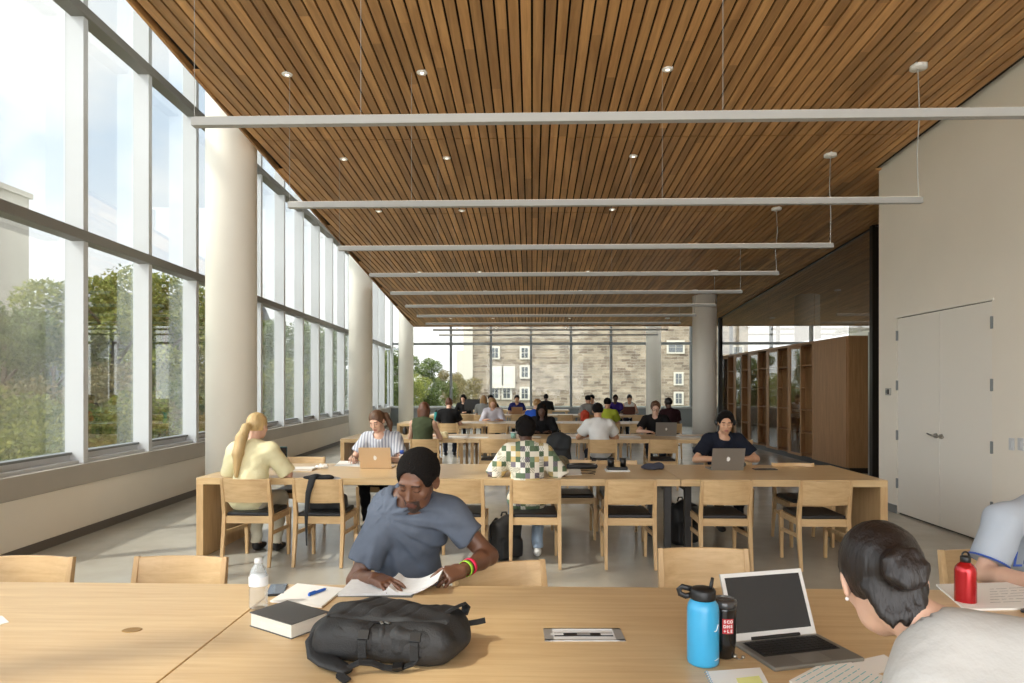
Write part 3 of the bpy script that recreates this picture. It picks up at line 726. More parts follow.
# front row, far side (backrests rise over the table edge): the chair origin is 0.28 in front of the backrest
for px, Yb, a, lb in (
  (28,3.16,.0,'front row oak chair at the left picture edge, seen over the table'),
  (181,3.18,.0,'front row oak chair standing alone below the blonde woman, seen over the table'),
  (398,3.70,.04,'oak chair the man in the blue grey shirt sits on'),
  (524,3.12,.40,'oak chair turned askew at the elbow of the man in the blue grey shirt'),
  (703,3.42,.0,'oak chair behind the open silver laptop on the front table'),
  (985,3.42,.0,'oak chair under the man in the grey jersey, its corner showing beside the red bottle')):
    X = cpx(px, 560, Yb); rz = PI+a; chair(X-math.sin(a)*.28*-1*0, Yb-.28, rz, lb, 0)
chair(.97, 1.02, .25, 'oak chair the woman in the white sweater sits on', 0)
# second row, near side
for px, lb, a in (
  (246,'oak chair the blonde woman with the ponytail sits on',0),(318,'oak chair with a black bag slung over its backrest',0),
  (459,'empty oak chair right behind the shoulder of the man in the blue grey shirt',0),(535,'oak chair the man in the patchwork shirt sits on',0),
  (631,'empty oak chair just left of the seam in the second row table',0),(727,'empty oak chair in front of the man with headphones, across the table',0),
  (826,'empty oak chair closest to the white double doors',0)):
    chair(cpx(px,520,5.92), 6.20, J()*.6, lb, 1)
# second row, far side
for px, Yb, lb in ((306,7.78,'oak chair across the table from the blonde woman'),(385,8.25,'oak chair of the woman writing beside her laptop'),
  (572,7.55,'oak chair on the far side of the second row, across from the patchwork shirt'),(617,7.5,'oak chair on the far side of the second row, below the pen tray'),
  (722,8.25,'oak chair of the man with headphones'),(793,7.3,'empty oak chair across the table from the chair closest to the doors')):
    chair(cpx(px,480,Yb), Yb-.28, PI+J(), lb, 1)
def row_chairs(row, Yb, far, items):
    for px, lb in items:
        chair(cpx(px,440,Yb), Yb+(.28 if not far else -.28), (PI if far else 0)+J(), lb, row)
row_chairs(2, 10.5, False, ((372,'oak chair behind the writing woman in the third row'),(424,'oak chair the woman in the dark green top sits on'),(493,'empty oak chair in the third row between the green top and the patchwork shirt'),
  (554,'oak chair in the third row with a dark backpack hung on it'),(602,'oak chair the man in the white tee sits on'),(664,'oak chair in front of the young man with glasses'),(738,'oak chair behind the man with headphones in the third row')))
row_chairs(2, 12.9, True, ((541,'oak chair of the woman in black facing us in the third row'),(655,'oak chair of the young man with glasses')))
row_chairs(3, 15.1, False, ((448,'oak chair the person in the black top with pinned up hair sits on'),(498,'oak chair in front of the woman in the white blouse'),(531,'oak chair of the boy in the bright blue shirt'),(569,'empty oak chair in the fourth row left of the man in the white tee'),
  (610,'oak chair of the person in the lime shirt'),(640,'empty oak chair in the fourth row left of the young man with glasses'),(672,'oak chair of the person in dark red behind the glasses')))
row_chairs(3, 17.5, True, ((493,'oak chair of the woman in the white blouse'),(425,'empty oak chair on the far side of the fourth row near the slim column')))
row_chairs(4, 19.8, False, ((466,'empty oak chair in the fifth row near the dark haired woman in black'),(481,'oak chair of the long haired woman in grey'),(518,'empty oak chair in front of the person in the blue tee'),(565,'empty oak chair in the fifth row in the middle'),(588,'oak chair with the orange bag in the fifth row'),(640,'oak chair at the right end of the fifth row')))
row_chairs(4, 22.2, True, ((515,'oak chair of the person in the blue tee'),(463,'oak chair of the dark haired woman in black far back'),(615,'oak chair of the man in purple'),(629,'oak chair of the woman in the white tank top')))
row_chairs(5, 24.2, False, ((500,'empty oak chair at the farthest row, left of centre'),(546,'oak chair of the farthest woman in black')))

# ================= people =================
def hand(s, wrist, d, n, side, size=1.0, curl=.35, k=.006, spread=.12):
    """wrist point, d = pointing direction, n = back-of-hand normal, side = +1 if the thumb leaves towards d x n"""
    w = np.array(wrist, float); d = np.array(d, float); d /= np.linalg.norm(d); n = np.array(n, float); n -= d*(n@d); n /= np.linalg.norm(n)
    t = np.cross(d, n)*side; z = size
    R = np.stack([t, d, n], 1)
    s.box(w+d*.045*z, (.026*z,.033*z,.004*z), .010*z, R=R, k=.012)
    ln = [.072,.080,.074,.058]; off = [.030,.010,-.011,-.030]
    for i in range(4):
        base = w+d*(.078-.004*abs(i-1.3))*z+t*off[i]*z
        a = curl*(1+.12*i); dd = d*math.cos(a*.5)-n*math.sin(a*.5)+t*spread*(1.2-i)*.5; dd /= np.linalg.norm(dd)
        p1 = base+dd*ln[i]*.48*z; d2 = d*math.cos(a*1.5)-n*math.sin(a*1.5)+t*spread*(1.2-i)*.5; d2 /= np.linalg.norm(d2); p2 = p1+d2*ln[i]*.30*z
        d3 = d*math.cos(a*2.3)-n*math.sin(a*2.3)+t*spread*(1.2-i)*.4; d3 /= np.linalg.norm(d3); p3 = p2+d3*ln[i]*.22*z
        r = (.0088 if i < 3 else .0076)*z
        s.cone(base-dd*.01*z, p1, r*1.08, r, k=k); s.cone(p1, p2, r, r*.92, k=.003); s.cone(p2, p3, r*.92, r*.78, k=.003)
    b = w+d*.022*z+t*.024*z-n*.004*z; td = d*.62+t*.62-n*.35; td /= np.linalg.norm(td); p1 = b+td*.042*z; td2 = d*.85+t*.35-n*.4*(1+curl); td2 /= np.linalg.norm(td2); p2 = p1+td2*.030*z
    s.cone(b, p1, .0135*z, .0108*z, k=.012); s.cone(p1, p2, .0105*z, .0085*z, k=.003)
def head(s, c, R, z=1.0, face=True, k=.015):
    c = np.array(c, float); P = lambda x, y, q: c+R@(np.array([x,y,q])*z)
    s.ell(P(0,-.012,.032), np.array([.076,.095,.086])*z, R=R, k=k)
    s.ell(P(0,.028,-.022), np.array([.063,.066,.086])*z, R=R, k=.02)
    s.ell(P(0,.036,-.074), np.array([.050,.050,.036])*z, R=R, k=.022)
    s.ell(P(0,.076,-.098), np.array([.018,.014,.014])*z, R=R, k=.018)
    if not face:
        s.cone(P(0,.088,.0), P(0,.108,-.036), .008*z, .012*z, k=.01); 
        for q in (-1,1): s.ell(P(q*.077,-.004,-.006), np.array([.012,.02,.03])*z, R=R, k=.008)
        return P
    s.cone(P(-.036,.079,.026), P(.036,.079,.026), .012*z, .012*z, k=.016)
    for q in (-1,1):
        s.ell(P(q*.044,.062,-.022), np.array([.02,.02,.018])*z, R=R, k=.02)
        s.ell(P(q*.031,.100,.008), np.array([.020,.014,.011])*z, R=R, k=.012, sub=True)
        s.ell(P(q*.031,.076,.005), np.array([.0148,.0135,.0125])*z, R=R, k=.004)
        s.ell(P(q*.012,.094,-.036), np.array([.0085,.010,.0085])*z, R=R, k=.006)
        e = R@np.array(Matrix.Rotation(q*.35,3,'Z'))
        s.ell(P(q*.080,-.004,-.004), np.array([.009,.021,.032])*z, R=e, k=.006)
        s.ell(P(q*.087,.004,-.002), np.array([.006,.011,.017])*z, R=e, k=.005, sub=True)
    s.cone(P(0,.088,.012), P(0,.107,-.030), .0075*z, .0125*z, k=.012)
    s.cone(P(-.017,.088,-.060), P(.017,.088,-.060), .007*z, .007*z, k=.006)
    s.cone(P(-.014,.086,-.071), P(.014,.086,-.071), .0085*z, .0085*z, k=.006)
    s.cone(P(-.022,.098,-.0655), P(.022,.098,-.0655), .0024*z, .0024*z, k=.004, sub=True)
    return P
def ik(a, b, l1, l2, hint):
    a, b, hint = map(lambda q: np.array(q, float), (a, b, hint)); v = b-a; L = np.linalg.norm(v)
    if L > (l1+l2)*.995: b = a+v/L*(l1+l2)*.995; v = b-a; L = np.linalg.norm(v)
    x = (l1*l1-l2*l2+L*L)/(2*L); h_ = math.sqrt(max(l1*l1-x*x, 1e-6)); u = v/L; p = hint-u*(hint@u); p /= np.linalg.norm(p)
    return a+u*x+p*h_, b
SK = {'light': mat('skin_light', srgb(214,172,148), .5, sss=.05, var=.04, vscale=14), 'tan': mat('skin_tan', srgb(205,158,126), .5, sss=.05, var=.04, vscale=14),
      'brown': mat('skin_brown', srgb(104,70,52), .42, var=.10, vscale=12), 'dark': mat('skin_dark', srgb(86,60,48), .45, var=.06, vscale=14)}
def hairmat(name, c, c2): 
    m = mat(name, c, .45, var=.25, vscale=20, bump=.5, bscale=90, stretch=(1,1,.12)); return m
HR = {'blonde': hairmat('hair_blonde', srgb(196,166,116), 0), 'brown': hairmat('hair_brown', srgb(92,64,44), 0), 'dark': hairmat('hair_dark_brown', srgb(28,20,18), 0), 'black': mat('hair_black', srgb(22,19,18), .85, bump=1.0, bscale=130, spec=.15),
      'auburn': hairmat('hair_auburn', srgb(96,60,40), 0), 'sandy': hairmat('hair_sandy', srgb(168,130,84), 0)}
M_lip = mat('lip_tone', srgb(176,112,98), .45); M_lipd = mat('lip_tone_deep', srgb(94,58,50), .4)
M_beard = mat('beard_shadow', srgb(48,34,28), .7, bump=.5, bscale=200)
M_brow = mat('brow_hair', srgb(52,38,32), .8); M_eye = mat('eye_dark', srgb(40,30,26), .2)
def person(label, X, Y, face, shirt, skin='light', hair=('short','brown'), lean=18, twist=0, head_ypr=(0,-18,0), sleeve=.55, pants=None, shoes=None, wr=None, h=.016, sc=1.0, legs=True,
           over=None, hand_kw=None, hd=.0, neckline=.055, extra=None, fine=None, loose=1.0, group=None, fold=.003, pz=.56, knees=.42, feet=.36, spread=.1, elbow_out=1.0, headoff=(0,0,0), beard=False):
    o = thing('person', label, 'person', (X,Y,0), math.radians(face), group); z = sc
    Wi = Matrix.Translation((X,Y,0)) @ Matrix.Rotation(math.radians(face),4,'Z'); Wi = Wi.inverted()
    loc = lambda p: np.array(Wi @ Vector(p))
    le = math.radians(lean); pel = np.array([0,0,pz]); up = np.array([0,math.sin(le),math.cos(le)])
    nb = pel+up*.50*z; over = dict(over or {})
    for kk in list(over): over[kk] = loc(over[kk])
    nb = over.get('neck', nb); up = (nb-pel)/np.linalg.norm(nb-pel)
    tw = math.radians(twist); rt = np.array([math.cos(tw),math.sin(tw),0]); rt -= up*(rt@up); rt /= np.linalg.norm(rt); fw = np.cross(up, rt)
    sh = {1: over.get('shR', nb+rt*.165*z-up*.055*z), -1: over.get('shL', nb-rt*.165*z-up*.055*z)}
    if 'shR' in over: rt = sh[1]-sh[-1]; rt /= np.linalg.norm(rt); fw = np.cross(up, rt); fw /= np.linalg.norm(fw)
    yaw, pit, rol = map(math.radians, head_ypr); hR = rotm(yaw, pit, rol)
    hc = over.get('head', nb+up*.07*z+hR@np.array([0,.035,.10])*z+np.array(headoff))
    wr = wr or {}; w_ = {}
    for q in (1,-1):
        key = 'R' if q == 1 else 'L'
        w_[q] = over.get('wr'+key, np.array(wr[key]) if key in wr else np.array([q*.13, .42, .785]))
    el = {}
    for q in (1,-1):
        key = 'R' if q == 1 else 'L'
        el[q], w2 = ik(sh[q], w_[q], .285*z, .25*z, np.array([q*.55*elbow_out,-.15,-.8]))
        if 'el'+key in over: el[q] = over['el'+key]
        else: w_[q] = w2
    RT = np.stack([rt, np.cross(up, rt), up], 1)   # columns right, forward, up
    mid = lambda t: pel+(nb-pel)*t
    def torso(s, g, belly=0, k=.04):
        s.ell(mid(.72), np.array([.150,.100,.17])*z+g, R=RT, k=k)
        s.ell(mid(.36)+RT[:,1]*.01, np.array([.135,.098+belly,.16])*z+g, R=RT, k=k)
        s.ell(mid(.02), np.array([.160,.118,.115])*z+g, R=RT, k=k)
        for q in (1,-1): s.cone(mid(.93), sh[q]-up*.005, .062*z+g, .056*z+g, k=k)
    # --- body: one continuous skin ---
    b = SDF(); torso(b, 0)
    b.cone(mid(.95), hc+hR@np.array([0,-.025,-.05])*z, .058*z, .050*z, k=.03)
    head(b, hc, hR, z, face=h < .013)
    for q in (1,-1):
        b.cone(sh[q], el[q], .050*z, .038*z, k=.02); m1 = el[q]+(w_[q]-el[q])*.35
        b.cone(el[q], m1, .039*z, .038*z, k=.02); b.cone(m1, w_[q], .038*z, .024*z, k=.015)
        hk = dict(curl=.35); hk.update((hand_kw or {}).get('R' if q == 1 else 'L', {}))
        dd = hk.pop('d', None); nn = hk.pop('n', (0,0,1))
        if dd is None: dd = (w_[q]-el[q])*np.array([1,1,.15])
        hand(b, w_[q], dd, nn, -1 if q == 1 else 1, z, **hk)
    hipx = .09*z; kn = {}; an = {}
    for q in (1,-1):
        kn[q] = np.array([q*(spread+.02), knees, pz-.04]); an[q] = np.array([q*spread, feet, .085])
        if legs:
            b.cone((q*hipx,.02,pz-.03), kn[q], .075*z, .050*z, k=.03); b.cone(kn[q], an[q], .050*z, .034*z, k=.02)
    b.cone(an[1], an[1]+np.array([0,.05,-.02]), .03, .03) if legs else None
    b.cone(an[-1], an[-1]+np.array([0,.05,-.02]), .03, .03) if legs else None
    paint = None; mats = [SK[skin]]
    if h < .013 and fine:
        lipm = M_lipd if skin == 'brown' else M_lip
        mats = [SK[skin], lipm, M_brow]
        def inloc(C): return (C-hc)@hR/z
        def f_lip(C): q = inloc(C); return (((q[:,0]/.024)**2+((q[:,2]+.0655)/.0115)**2) < 1)&(q[:,1] > .07)
        def f_brow(C): q = inloc(C); a = np.abs(q[:,0]); return (a > .014)&(a < .048)&(np.abs(q[:,2]-(.027-.10*(a-.03)*(a>.03))) < .0042)&(q[:,1] > .05)
        def f_lash(C): q = inloc(C); a = np.abs(q[:,0]); return (np.abs(a-.031) < .0135)&(np.abs(q[:,2]+.003-.35*(a-.031)**2/.0135) < .0021)&(q[:,1] > .05)
        def f_beard(C): q = inloc(C); a = np.abs(q[:,0]); return (q[:,1] > .045)&(a < .034)&(q[:,2] < -.047)&(q[:,2] > -.118)&((a > .019)|(q[:,2] > -.056)|(q[:,2] < -.082))
        paint = [(1,f_lip),(2,f_brow),(2,f_lash)]
        if beard: paint.insert(0, (3,f_beard)); mats.append(M_beard)
    me = b.mesh('body', h, [(f[0],f[1],f[2],f[3]) for f in fine(hc,w_)] if fine else None, paint); bo = link_mesh('body', me, mats, o)
    sm = bo.modifiers.new('s','SMOOTH'); sm.factor = .5; sm.iterations = 1
    # --- shirt ---
    s = SDF(); g = .013*loose; torso(s, g, .012)
    slv = sleeve if isinstance(sleeve, tuple) else (sleeve, sleeve); sleeve = slv[0]
    if sleeve > 0:
        for q in (1,-1):
            sleeve = slv[0 if q == 1 else 1]
            L1 = el[q]-sh[q]; L2 = w_[q]-el[q]
            if sleeve <= 1:
                e = sh[q]+L1*sleeve; s.cone(sh[q], e+L1*.15, .058*z+g, (.050+.012*loose)*z+g*.6, k=.03, cut=[(e, L1)])
            else:
                e = el[q]+L2*(sleeve-1); s.cone(sh[q], el[q], .058*z+g, .044*z+g, k=.03); s.cone(el[q], e+L2*.1, .044*z+g, .030*z+g, k=.02, cut=[(e, L2)])
    s.ell(mid(.99)+RT[:,1]*.02*z, np.array([neckline+.012,neckline+.018,.055])*z, R=RT, k=.008, sub=True)
    s.cone(mid(.9), hc+hR@np.array([0,-.025,-.05])*z, .060*z, .060*z, k=.004, sub=True)
    if sleeve == 0:
        for q in (1,-1): s.plane(sh[q]+rt*q*.0, rt*q, k=.01)
    if fold:
        ph = random.uniform(0,6)
        s.noise(lambda x,y,z_: fold*(np.sin(34*(x*.6+z_*.9+y*.5)+2.2*np.sin(9*x+ph)+ph)+.6*np.sin(61*(z_*.8-x*.7)+3*np.sin(13*z_+ph))))
    if extra: extra(s, dict(mid=mid, sh=sh, el=el, w=w_, RT=RT, up=up, hc=hc, hR=hR, z=z, nb=nb, loc=loc))
    fs = [(f[0],f[1],f[2],f[3]) for f in fine(hc,w_)] if fine else None
    so_ = link_mesh('shirt', s.mesh('shirt', h, None), shirt, o); sm = so_.modifiers.new('s','SMOOTH'); sm.factor = .5; sm.iterations = 1
    # --- trousers and shoes ---
    if pants is not None and legs:
        p = SDF()
        p.ell(pel+np.array([0,0,-.005]), np.array([.172,.125,.105])*z, k=.04); p.ell(pel+np.array([0,-.01,.05]), np.array([.150,.110,.09])*z, k=.04)
        for q in (1,-1):
            p.cone((q*hipx,.02,pz-.02), kn[q], .088*z, .066*z, k=.03); p.cone(kn[q], an[q], .064*z, .050*z, k=.02, cut=[(an[q],(0,0,-1))])
        p.noise(lambda x,y,z_: .004*np.sin(50*z_+20*x+3*np.sin(15*y)))
        link_mesh('trousers', p.mesh('trousers', max(h,.012)), pants, o)
        for q in (1,-1):
            t = SDF(); a = an[q]; t.ell(a+np.array([0,.0,-.03]), (.038,.055,.05), k=.03); t.ell(a+np.array([0,.10,-.052]), (.042,.085,.032), k=.04); t.plane((0,0,.003),(0,0,-1))
            link_mesh('shoe', t.mesh('shoe', .012), shoes or M_shoe, o)
    # --- hair ---
    P = lambda x, y, q: hc+hR@(np.array([x,y,q])*z)
    st, hcol = hair; hm = HR[hcol]; r = SDF(); hh = min(h, .012) if h < .02 else h
    D = lambda v: hR@np.array(v, float)
    if st in ('afro','short','crop'):
        t = {'afro':.010,'short':.011,'crop':.006}[st]
        r.ell(P(0,-.016,.036), np.array([.078+t,.096+t,.088+t])*z, R=hR, k=.01)
        r.plane(P(0,-.03,-.035), D((0,.35,-1)), k=.01)
        r.ell(P(0,.105,-.004), np.array([.066,.088,.088])*z, R=hR, k=.006, sub=True)
        r.ell(P(0,.10,-.06), np.array([.12,.085,.07])*z, R=hR, k=.006, sub=True)
        for q in (1,-1): r.ell(P(q*.09,.01,-.03), np.array([.03,.035,.045])*z, R=hR, k=.008, sub=True)
        am = {'afro':.0025,'short':.006,'crop':.001}[st]
        if st == 'short': r.ell(P(.0,.040,.112), np.array([.065,.045,.026])*z, R=hR, k=.03)
        r.noise(lambda x,y,q: am*(np.sin(150*x+40*y)*np.sin(140*q+30*y)*np.sin(130*y)))
    elif st == 'curly':
        r.ell(P(0,-.02,.045), np.array([.098,.118,.105])*z, R=hR, k=.01); r.ell(P(0,-.06,-.03), np.array([.078,.06,.06])*z, R=hR, k=.03)
        r.ell(P(0,.115,-.01), np.array([.10,.10,.075])*z, R=hR, k=.01, sub=True)
        r.noise(lambda x,y,q: .008*(np.sin(75*x+20*y)*np.sin(80*q+10*y)*np.sin(70*y+1)))
    else:
        r.ell(P(0,-.018,.034), np.array([.087,.106,.098])*z, R=hR, k=.01)
        r.ell(P(0,.115,-.025), np.array([.070,.09,.088])*z, R=hR, k=.015, sub=True)
        r.plane(P(0,.02,-.055), D((0,.4,-1) if st != 'lowbun' else (0,.75,-1)), k=.015)
        if st == 'lowbun':
            for i in range(9): q = -1+i/4; r.cone(P(q*.055,-.075,-.03), P(q*.040,-.078+.004*(i%2),-.085-.012*(i%3)), .012, .004, k=.02)
        if st == 'ponytail':
            a = P(0,-.11,.0); ln = np.array([0,-.02,-1.0])
            dr_ = np.array([0,0,-1.]); b0 = a; 
            pts = [a, P(-.005,-.155,-.02), P(-.02,-.20,-.02)+dr_*.10*z, P(-.03,-.235,-.02)+dr_*.24*z, P(-.035,-.25,-.02)+dr_*.44*z]
            rr = [.024,.038,.050,.048,.020]
            for i in range(4): r.cone(pts[i], pts[i+1], rr[i]*z, rr[i+1]*z, k=.02)
        if st == 'sidepony':
            a = P(-.03,-.09,.05); pts = [a, P(-.075,-.10,.02), P(-.10,-.09,-.08), P(-.10,-.06,-.18)]; rr = [.022,.034,.032,.01]
            for i in range(3): r.cone(pts[i], pts[i+1], rr[i]*z, rr[i+1]*z, k=.02)
        if st in ('long','bob'):
            Ln = .30 if st == 'long' else .10
            for q in (-1,-.5,0,.5,1):
                a = P(q*.068,-.035-.04*(1-q*q),-.02); r.cone(a, a+np.array([0,-.02,-Ln])*z-rt*0, .042*z, .026*z, k=.03)
        if st == 'bun':
            r.ell(P(0,-.10,.085), np.array([.04,.04,.034])*z, R=hR, k=.012)
        if st == 'lowbun':
            c_ = P(.012,-.128,.0); r.ell(c_, np.array([.046,.034,.046])*z, R=hR, k=.012)
            for i in range(7):
                a1, a2 = i*.9, i*.9+.9; r.cone(c_+D((.034*math.cos(a1),-.014,.036*math.sin(a1))), c_+D((.034*math.cos(a2),-.018+.006*(i%2),.036*math.sin(a2))), .013, .012, k=.004)
        if h < .013: r.noise(lambda x,y,q: .0012*np.sin(420*x+160*q+60*np.sin(12*q))+.0008*np.sin(700*x-200*y))
    if hd != 'bald': ho = link_mesh('hair', r.mesh('hair', hh), hm, o); 
    return o, dict(hc=hc, hR=hR, P=P, w=w_, sh=sh, el=el, nb=nb, z=z, loc=loc, W=Wi.inverted())
M_shoe = mat('dark_shoe', srgb(40,38,38), .6); M_wshoe = mat('white_shoe', srgb(225,224,220), .55)
# ================= clothes =================
def cloth(name, c, var=.06, rough=.85, bump=.25, bscale=55, vscale=5): return mat(name, c, rough, var=var, vscale=vscale, bump=bump, bscale=bscale, spec=.2)
def heather(): 
    m = cloth('heather_blue_grey', srgb(92,100,114), .08, vscale=18, bump=.5, bscale=14); return m
def stripes(name, c1, c2, scale, axis=2):
    m, t, b = nt(name); N, L = t.nodes, t.links; tc = N.new('ShaderNodeTexCoord'); w_ = N.new('ShaderNodeTexWave'); w_.bands_direction = 'XYZ'[axis]; w_.inputs['Scale'].default_value = scale; w_.inputs['Distortion'].default_value = .6
    L.new(tc.outputs['Object'], w_.inputs['Vector']); cr = N.new('ShaderNodeValToRGB'); cr.color_ramp.elements[0].color = col4(c1); cr.color_ramp.elements[1].color = col4(c2); cr.color_ramp.elements[0].position = .35; cr.color_ramp.elements[1].position = .6
    L.new(w_.outputs['Fac'], cr.inputs[0]); L.new(cr.outputs[0], b.inputs['Base Color']); b.inputs['Roughness'].default_value = .85; return m
def patchwork():
    m, t, b = nt('patchwork_print'); N, L = t.nodes, t.links; tc = N.new('ShaderNodeTexCoord'); mp = N.new('ShaderNodeMapping'); mp.inputs['Scale'].default_value = (23,23,21); mp.inputs['Location'].default_value = (.4,.5,.3); L.new(tc.outputs['Object'], mp.inputs['Vector'])
    sp = N.new('ShaderNodeSeparateXYZ'); L.new(mp.outputs[0], sp.inputs[0]); cb_ = N.new('ShaderNodeCombineXYZ')
    for i in (0,2):
        f = N.new('ShaderNodeMath'); f.operation = 'FLOOR'; L.new(sp.outputs[i], f.inputs[0]); L.new(f.outputs[0], cb_.inputs[i])
    wn = N.new('ShaderNodeTexWhiteNoise'); L.new(cb_.outputs[0], wn.inputs[0])
    cr = N.new('ShaderNodeValToRGB'); cr.color_ramp.interpolation = 'CONSTANT'; E = cr.color_ramp.elements
    cols = [(0,srgb(226,220,202)),(.40,srgb(92,112,84)),(.56,srgb(206,182,124)),(.68,srgb(236,232,220)),(.84,srgb(126,118,128)),(.92,srgb(120,144,118))]
    E[0].color = col4(cols[0][1]); E[1].position = cols[1][0]; E[1].color = col4(cols[1][1])
    for p, c in cols[2:]: e = E.new(p); e.color = col4(c)
    L.new(wn.outputs['Value'], cr.inputs[0])
    ck = N.new('ShaderNodeTexChecker'); ck.inputs['Scale'].default_value = 5; L.new(mp.outputs[0], ck.inputs['Vector']); ck.inputs['Color1'].default_value = (1,1,1,1); ck.inputs['Color2'].default_value = (.45,.47,.42,1)
    gt = N.new('ShaderNodeMath'); gt.operation = 'GREATER_THAN'; gt.inputs[1].default_value = .62; L.new(wn.outputs['Color'], gt.inputs[0])
    mx = N.new('ShaderNodeMixRGB'); mx.blend_type = 'MULTIPLY'; L.new(gt.outputs[0], mx.inputs[0]); L.new(cr.outputs[0], mx.inputs[1]); L.new(ck.outputs[0], mx.inputs[2]); L.new(mx.outputs[0], b.inputs['Base Color']); b.inputs['Roughness'].default_value = .8; return m
C_yel = cloth('pale_yellow_cotton', srgb(236,228,186)); C_navy = cloth('navy_cotton', srgb(28,32,44)); C_black = cloth('black_cotton', srgb(26,25,26)); C_green = cloth('dark_green_knit', srgb(70,78,56))
C_white = cloth('white_cotton', srgb(228,226,222)); C_sweat = cloth('white_sweater', srgb(186,184,180), .03, bump=.4, bscale=30); C_jersey = cloth('grey_jersey', srgb(172,180,190), .03, bump=.12, bscale=12)
C_blue = cloth('bright_blue', srgb(44,84,176)); C_maroon = cloth('dark_maroon', srgb(48,26,30)); C_lime = cloth('lime_cotton', srgb(168,178,60)); C_greyt = cloth('grey_tee', srgb(150,150,146)); C_royal = cloth('royal_blue', srgb(40,46,110)); C_purple = cloth('purple_cotton', srgb(62,46,120)); C_pinkw = cloth('white_blouse', srgb(214,212,222))
P_black = cloth('black_trousers', srgb(24,24,27)); P_jean = cloth('light_jeans', srgb(160,178,198)); P_dark = cloth('dark_jeans', srgb(46,52,64)); P_khaki = cloth('khaki', srgb(150,136,112)); P_white = cloth('white_jeans', srgb(206,204,200))
P_ltb = cloth('pale_blue_jeans', srgb(150,164,190))
C_stripe = stripes('striped_tee', srgb(150,154,168), srgb(206,208,214), 9, 0)

# ---- the reading man at the front table ----
hero_Y = 3.36
X0 = at_y(405,500,hero_Y).x
def hero_extra(s, q):
    sh, mid, RT = q['sh'], q['mid'], q['RT']
    a = sh[1]; b = mid(.25)+RT[:,0]*-.10+RT[:,1]*.11   # folds radiating from his left shoulder to the waist
    rt, up = RT[:,0], RT[:,2]
    def fn(x,y,z):
        u = (x-a[0])*rt[0]+(y-a[1])*rt[1]+(z-a[2])*rt[2]; v = (x-a[0])*up[0]+(y-a[1])*up[1]+(z-a[2])*up[2]
        ang = np.arctan2(v-.08, u+.02); rad = np.sqrt(u*u+v*v)
        m = np.clip(rad/.18,0,1)
        return m*(.0055*np.sin(ang*14+2.0*np.sin(rad*9)+1)+.003*np.sin(ang*29+5*rad)+.003*np.sin(50*v+20*u))
    s.noise(fn)
o_, hero = person('young man in a blue grey tee reading an open book at the front table', X0, hero_Y, 180, heather(), 'brown', ('afro','black'),
   over=dict(neck=at_y(410,494,3.11), head=at_y(418,480,3.0), shR=at_y(384,522,3.12), shL=at_y(449,514,3.12), elR=at_y(356,581,3.06), wrR=at_y(374,578,2.85), elL=at_y(489,556,3.12), wrL=at_y(463,570,2.93)),
   head_ypr=(-16,-24,-4), beard=True, sleeve=(.72,.56), pants=P_ltb, shoes=M_wshoe, h=.0085, sc=1.06, fine=lambda hc, w: [(2,hc[2]-.14,hc[2]+.05,.0034),(0,hc[0]-.09,hc[0]+.09,.0036),(1,hc[1]+.0,hc[1]+.14,.0036),(1,.38,.62,.0045),(0,.0,.26,.005)],
   hand_kw=dict(R=dict(d=(-.75,.62,-.05), n=(0,.15,1), curl=.18, spread=.16), L=dict(d=(.72,.62,-.10), n=(-.35,.35,.85), curl=.55)), extra=hero_extra, loose=1.15, neckline=.054, fold=.0, knees=.40, feet=.30)
M_pink = mat('hot_pink_band', srgb(226,40,84), .45); M_lime = mat('lime_band', srgb(150,205,60), .45)
W = hero['W']; wl_ = Vector(hero['w'][-1]); el_ = Vector(hero['el'][-1]); ax_ = (wl_-el_).normalized()
for nm, f, r_, m_ in (('pink_wristband',.050,.034,M_pink),('lime_wristband',.022,.032,M_lime)):
    c = wl_-ax_*f; q = MB(); pts = []
    a_ = ax_.orthogonal().normalized(); b_ = ax_.cross(a_)
    vs = []; n_ = 28
    for i in range(n_):
        t_ = 2*PI*i/n_; rad = a_*math.cos(t_)+b_*math.sin(t_)
        for dr_, dx in ((0,-.008),(.003,-.008),(.003,.008),(0,.008)): vs.append(c+rad*(r_+dr_)+ax_*dx)
    fs = [(i*4+j, i*4+(j+1)%4, ((i+1)%n_)*4+(j+1)%4, ((i+1)%n_)*4+j) for i in range(n_) for j in range(4)]
    q.add(vs, fs, True); q.obj(nm, m_, o_)

# ---- woman in the white sweater, close to the camera ----
px0, py0 = .97, 1.06
hcw = Vector((.795,1.575,1.14))
o2_, girl = person('woman in a white sweater with a dark low bun, bent over the front table', px0, py0, 12, C_sweat, 'light', ('lowbun','dark'),
   over=dict(neck=(.868,1.480,1.07), head=hcw, shR=(1.07,1.37,1.045), shL=(.80,1.40,.985), elL=(.81,1.47,.80), wrL=(.99,1.62,.785), wrR=(1.05,1.70,.79)),
   head_ypr=(-24,-26,-6), sleeve=1.9, pants=P_dark, h=.0085, fine=lambda hc, w: [(2,hc[2]-.13,hc[2]+.05,.0045),(0,hc[0]-.11,hc[0]+.0,.005)], loose=1.3, neckline=.040, fold=.0035, pz=.57)
P = girl['P']
MB().ball(P(-.081,.004,-.036), .0045, 10).obj('pearl_earring', mat('pearl', (.85,.82,.78), .2), o2_)

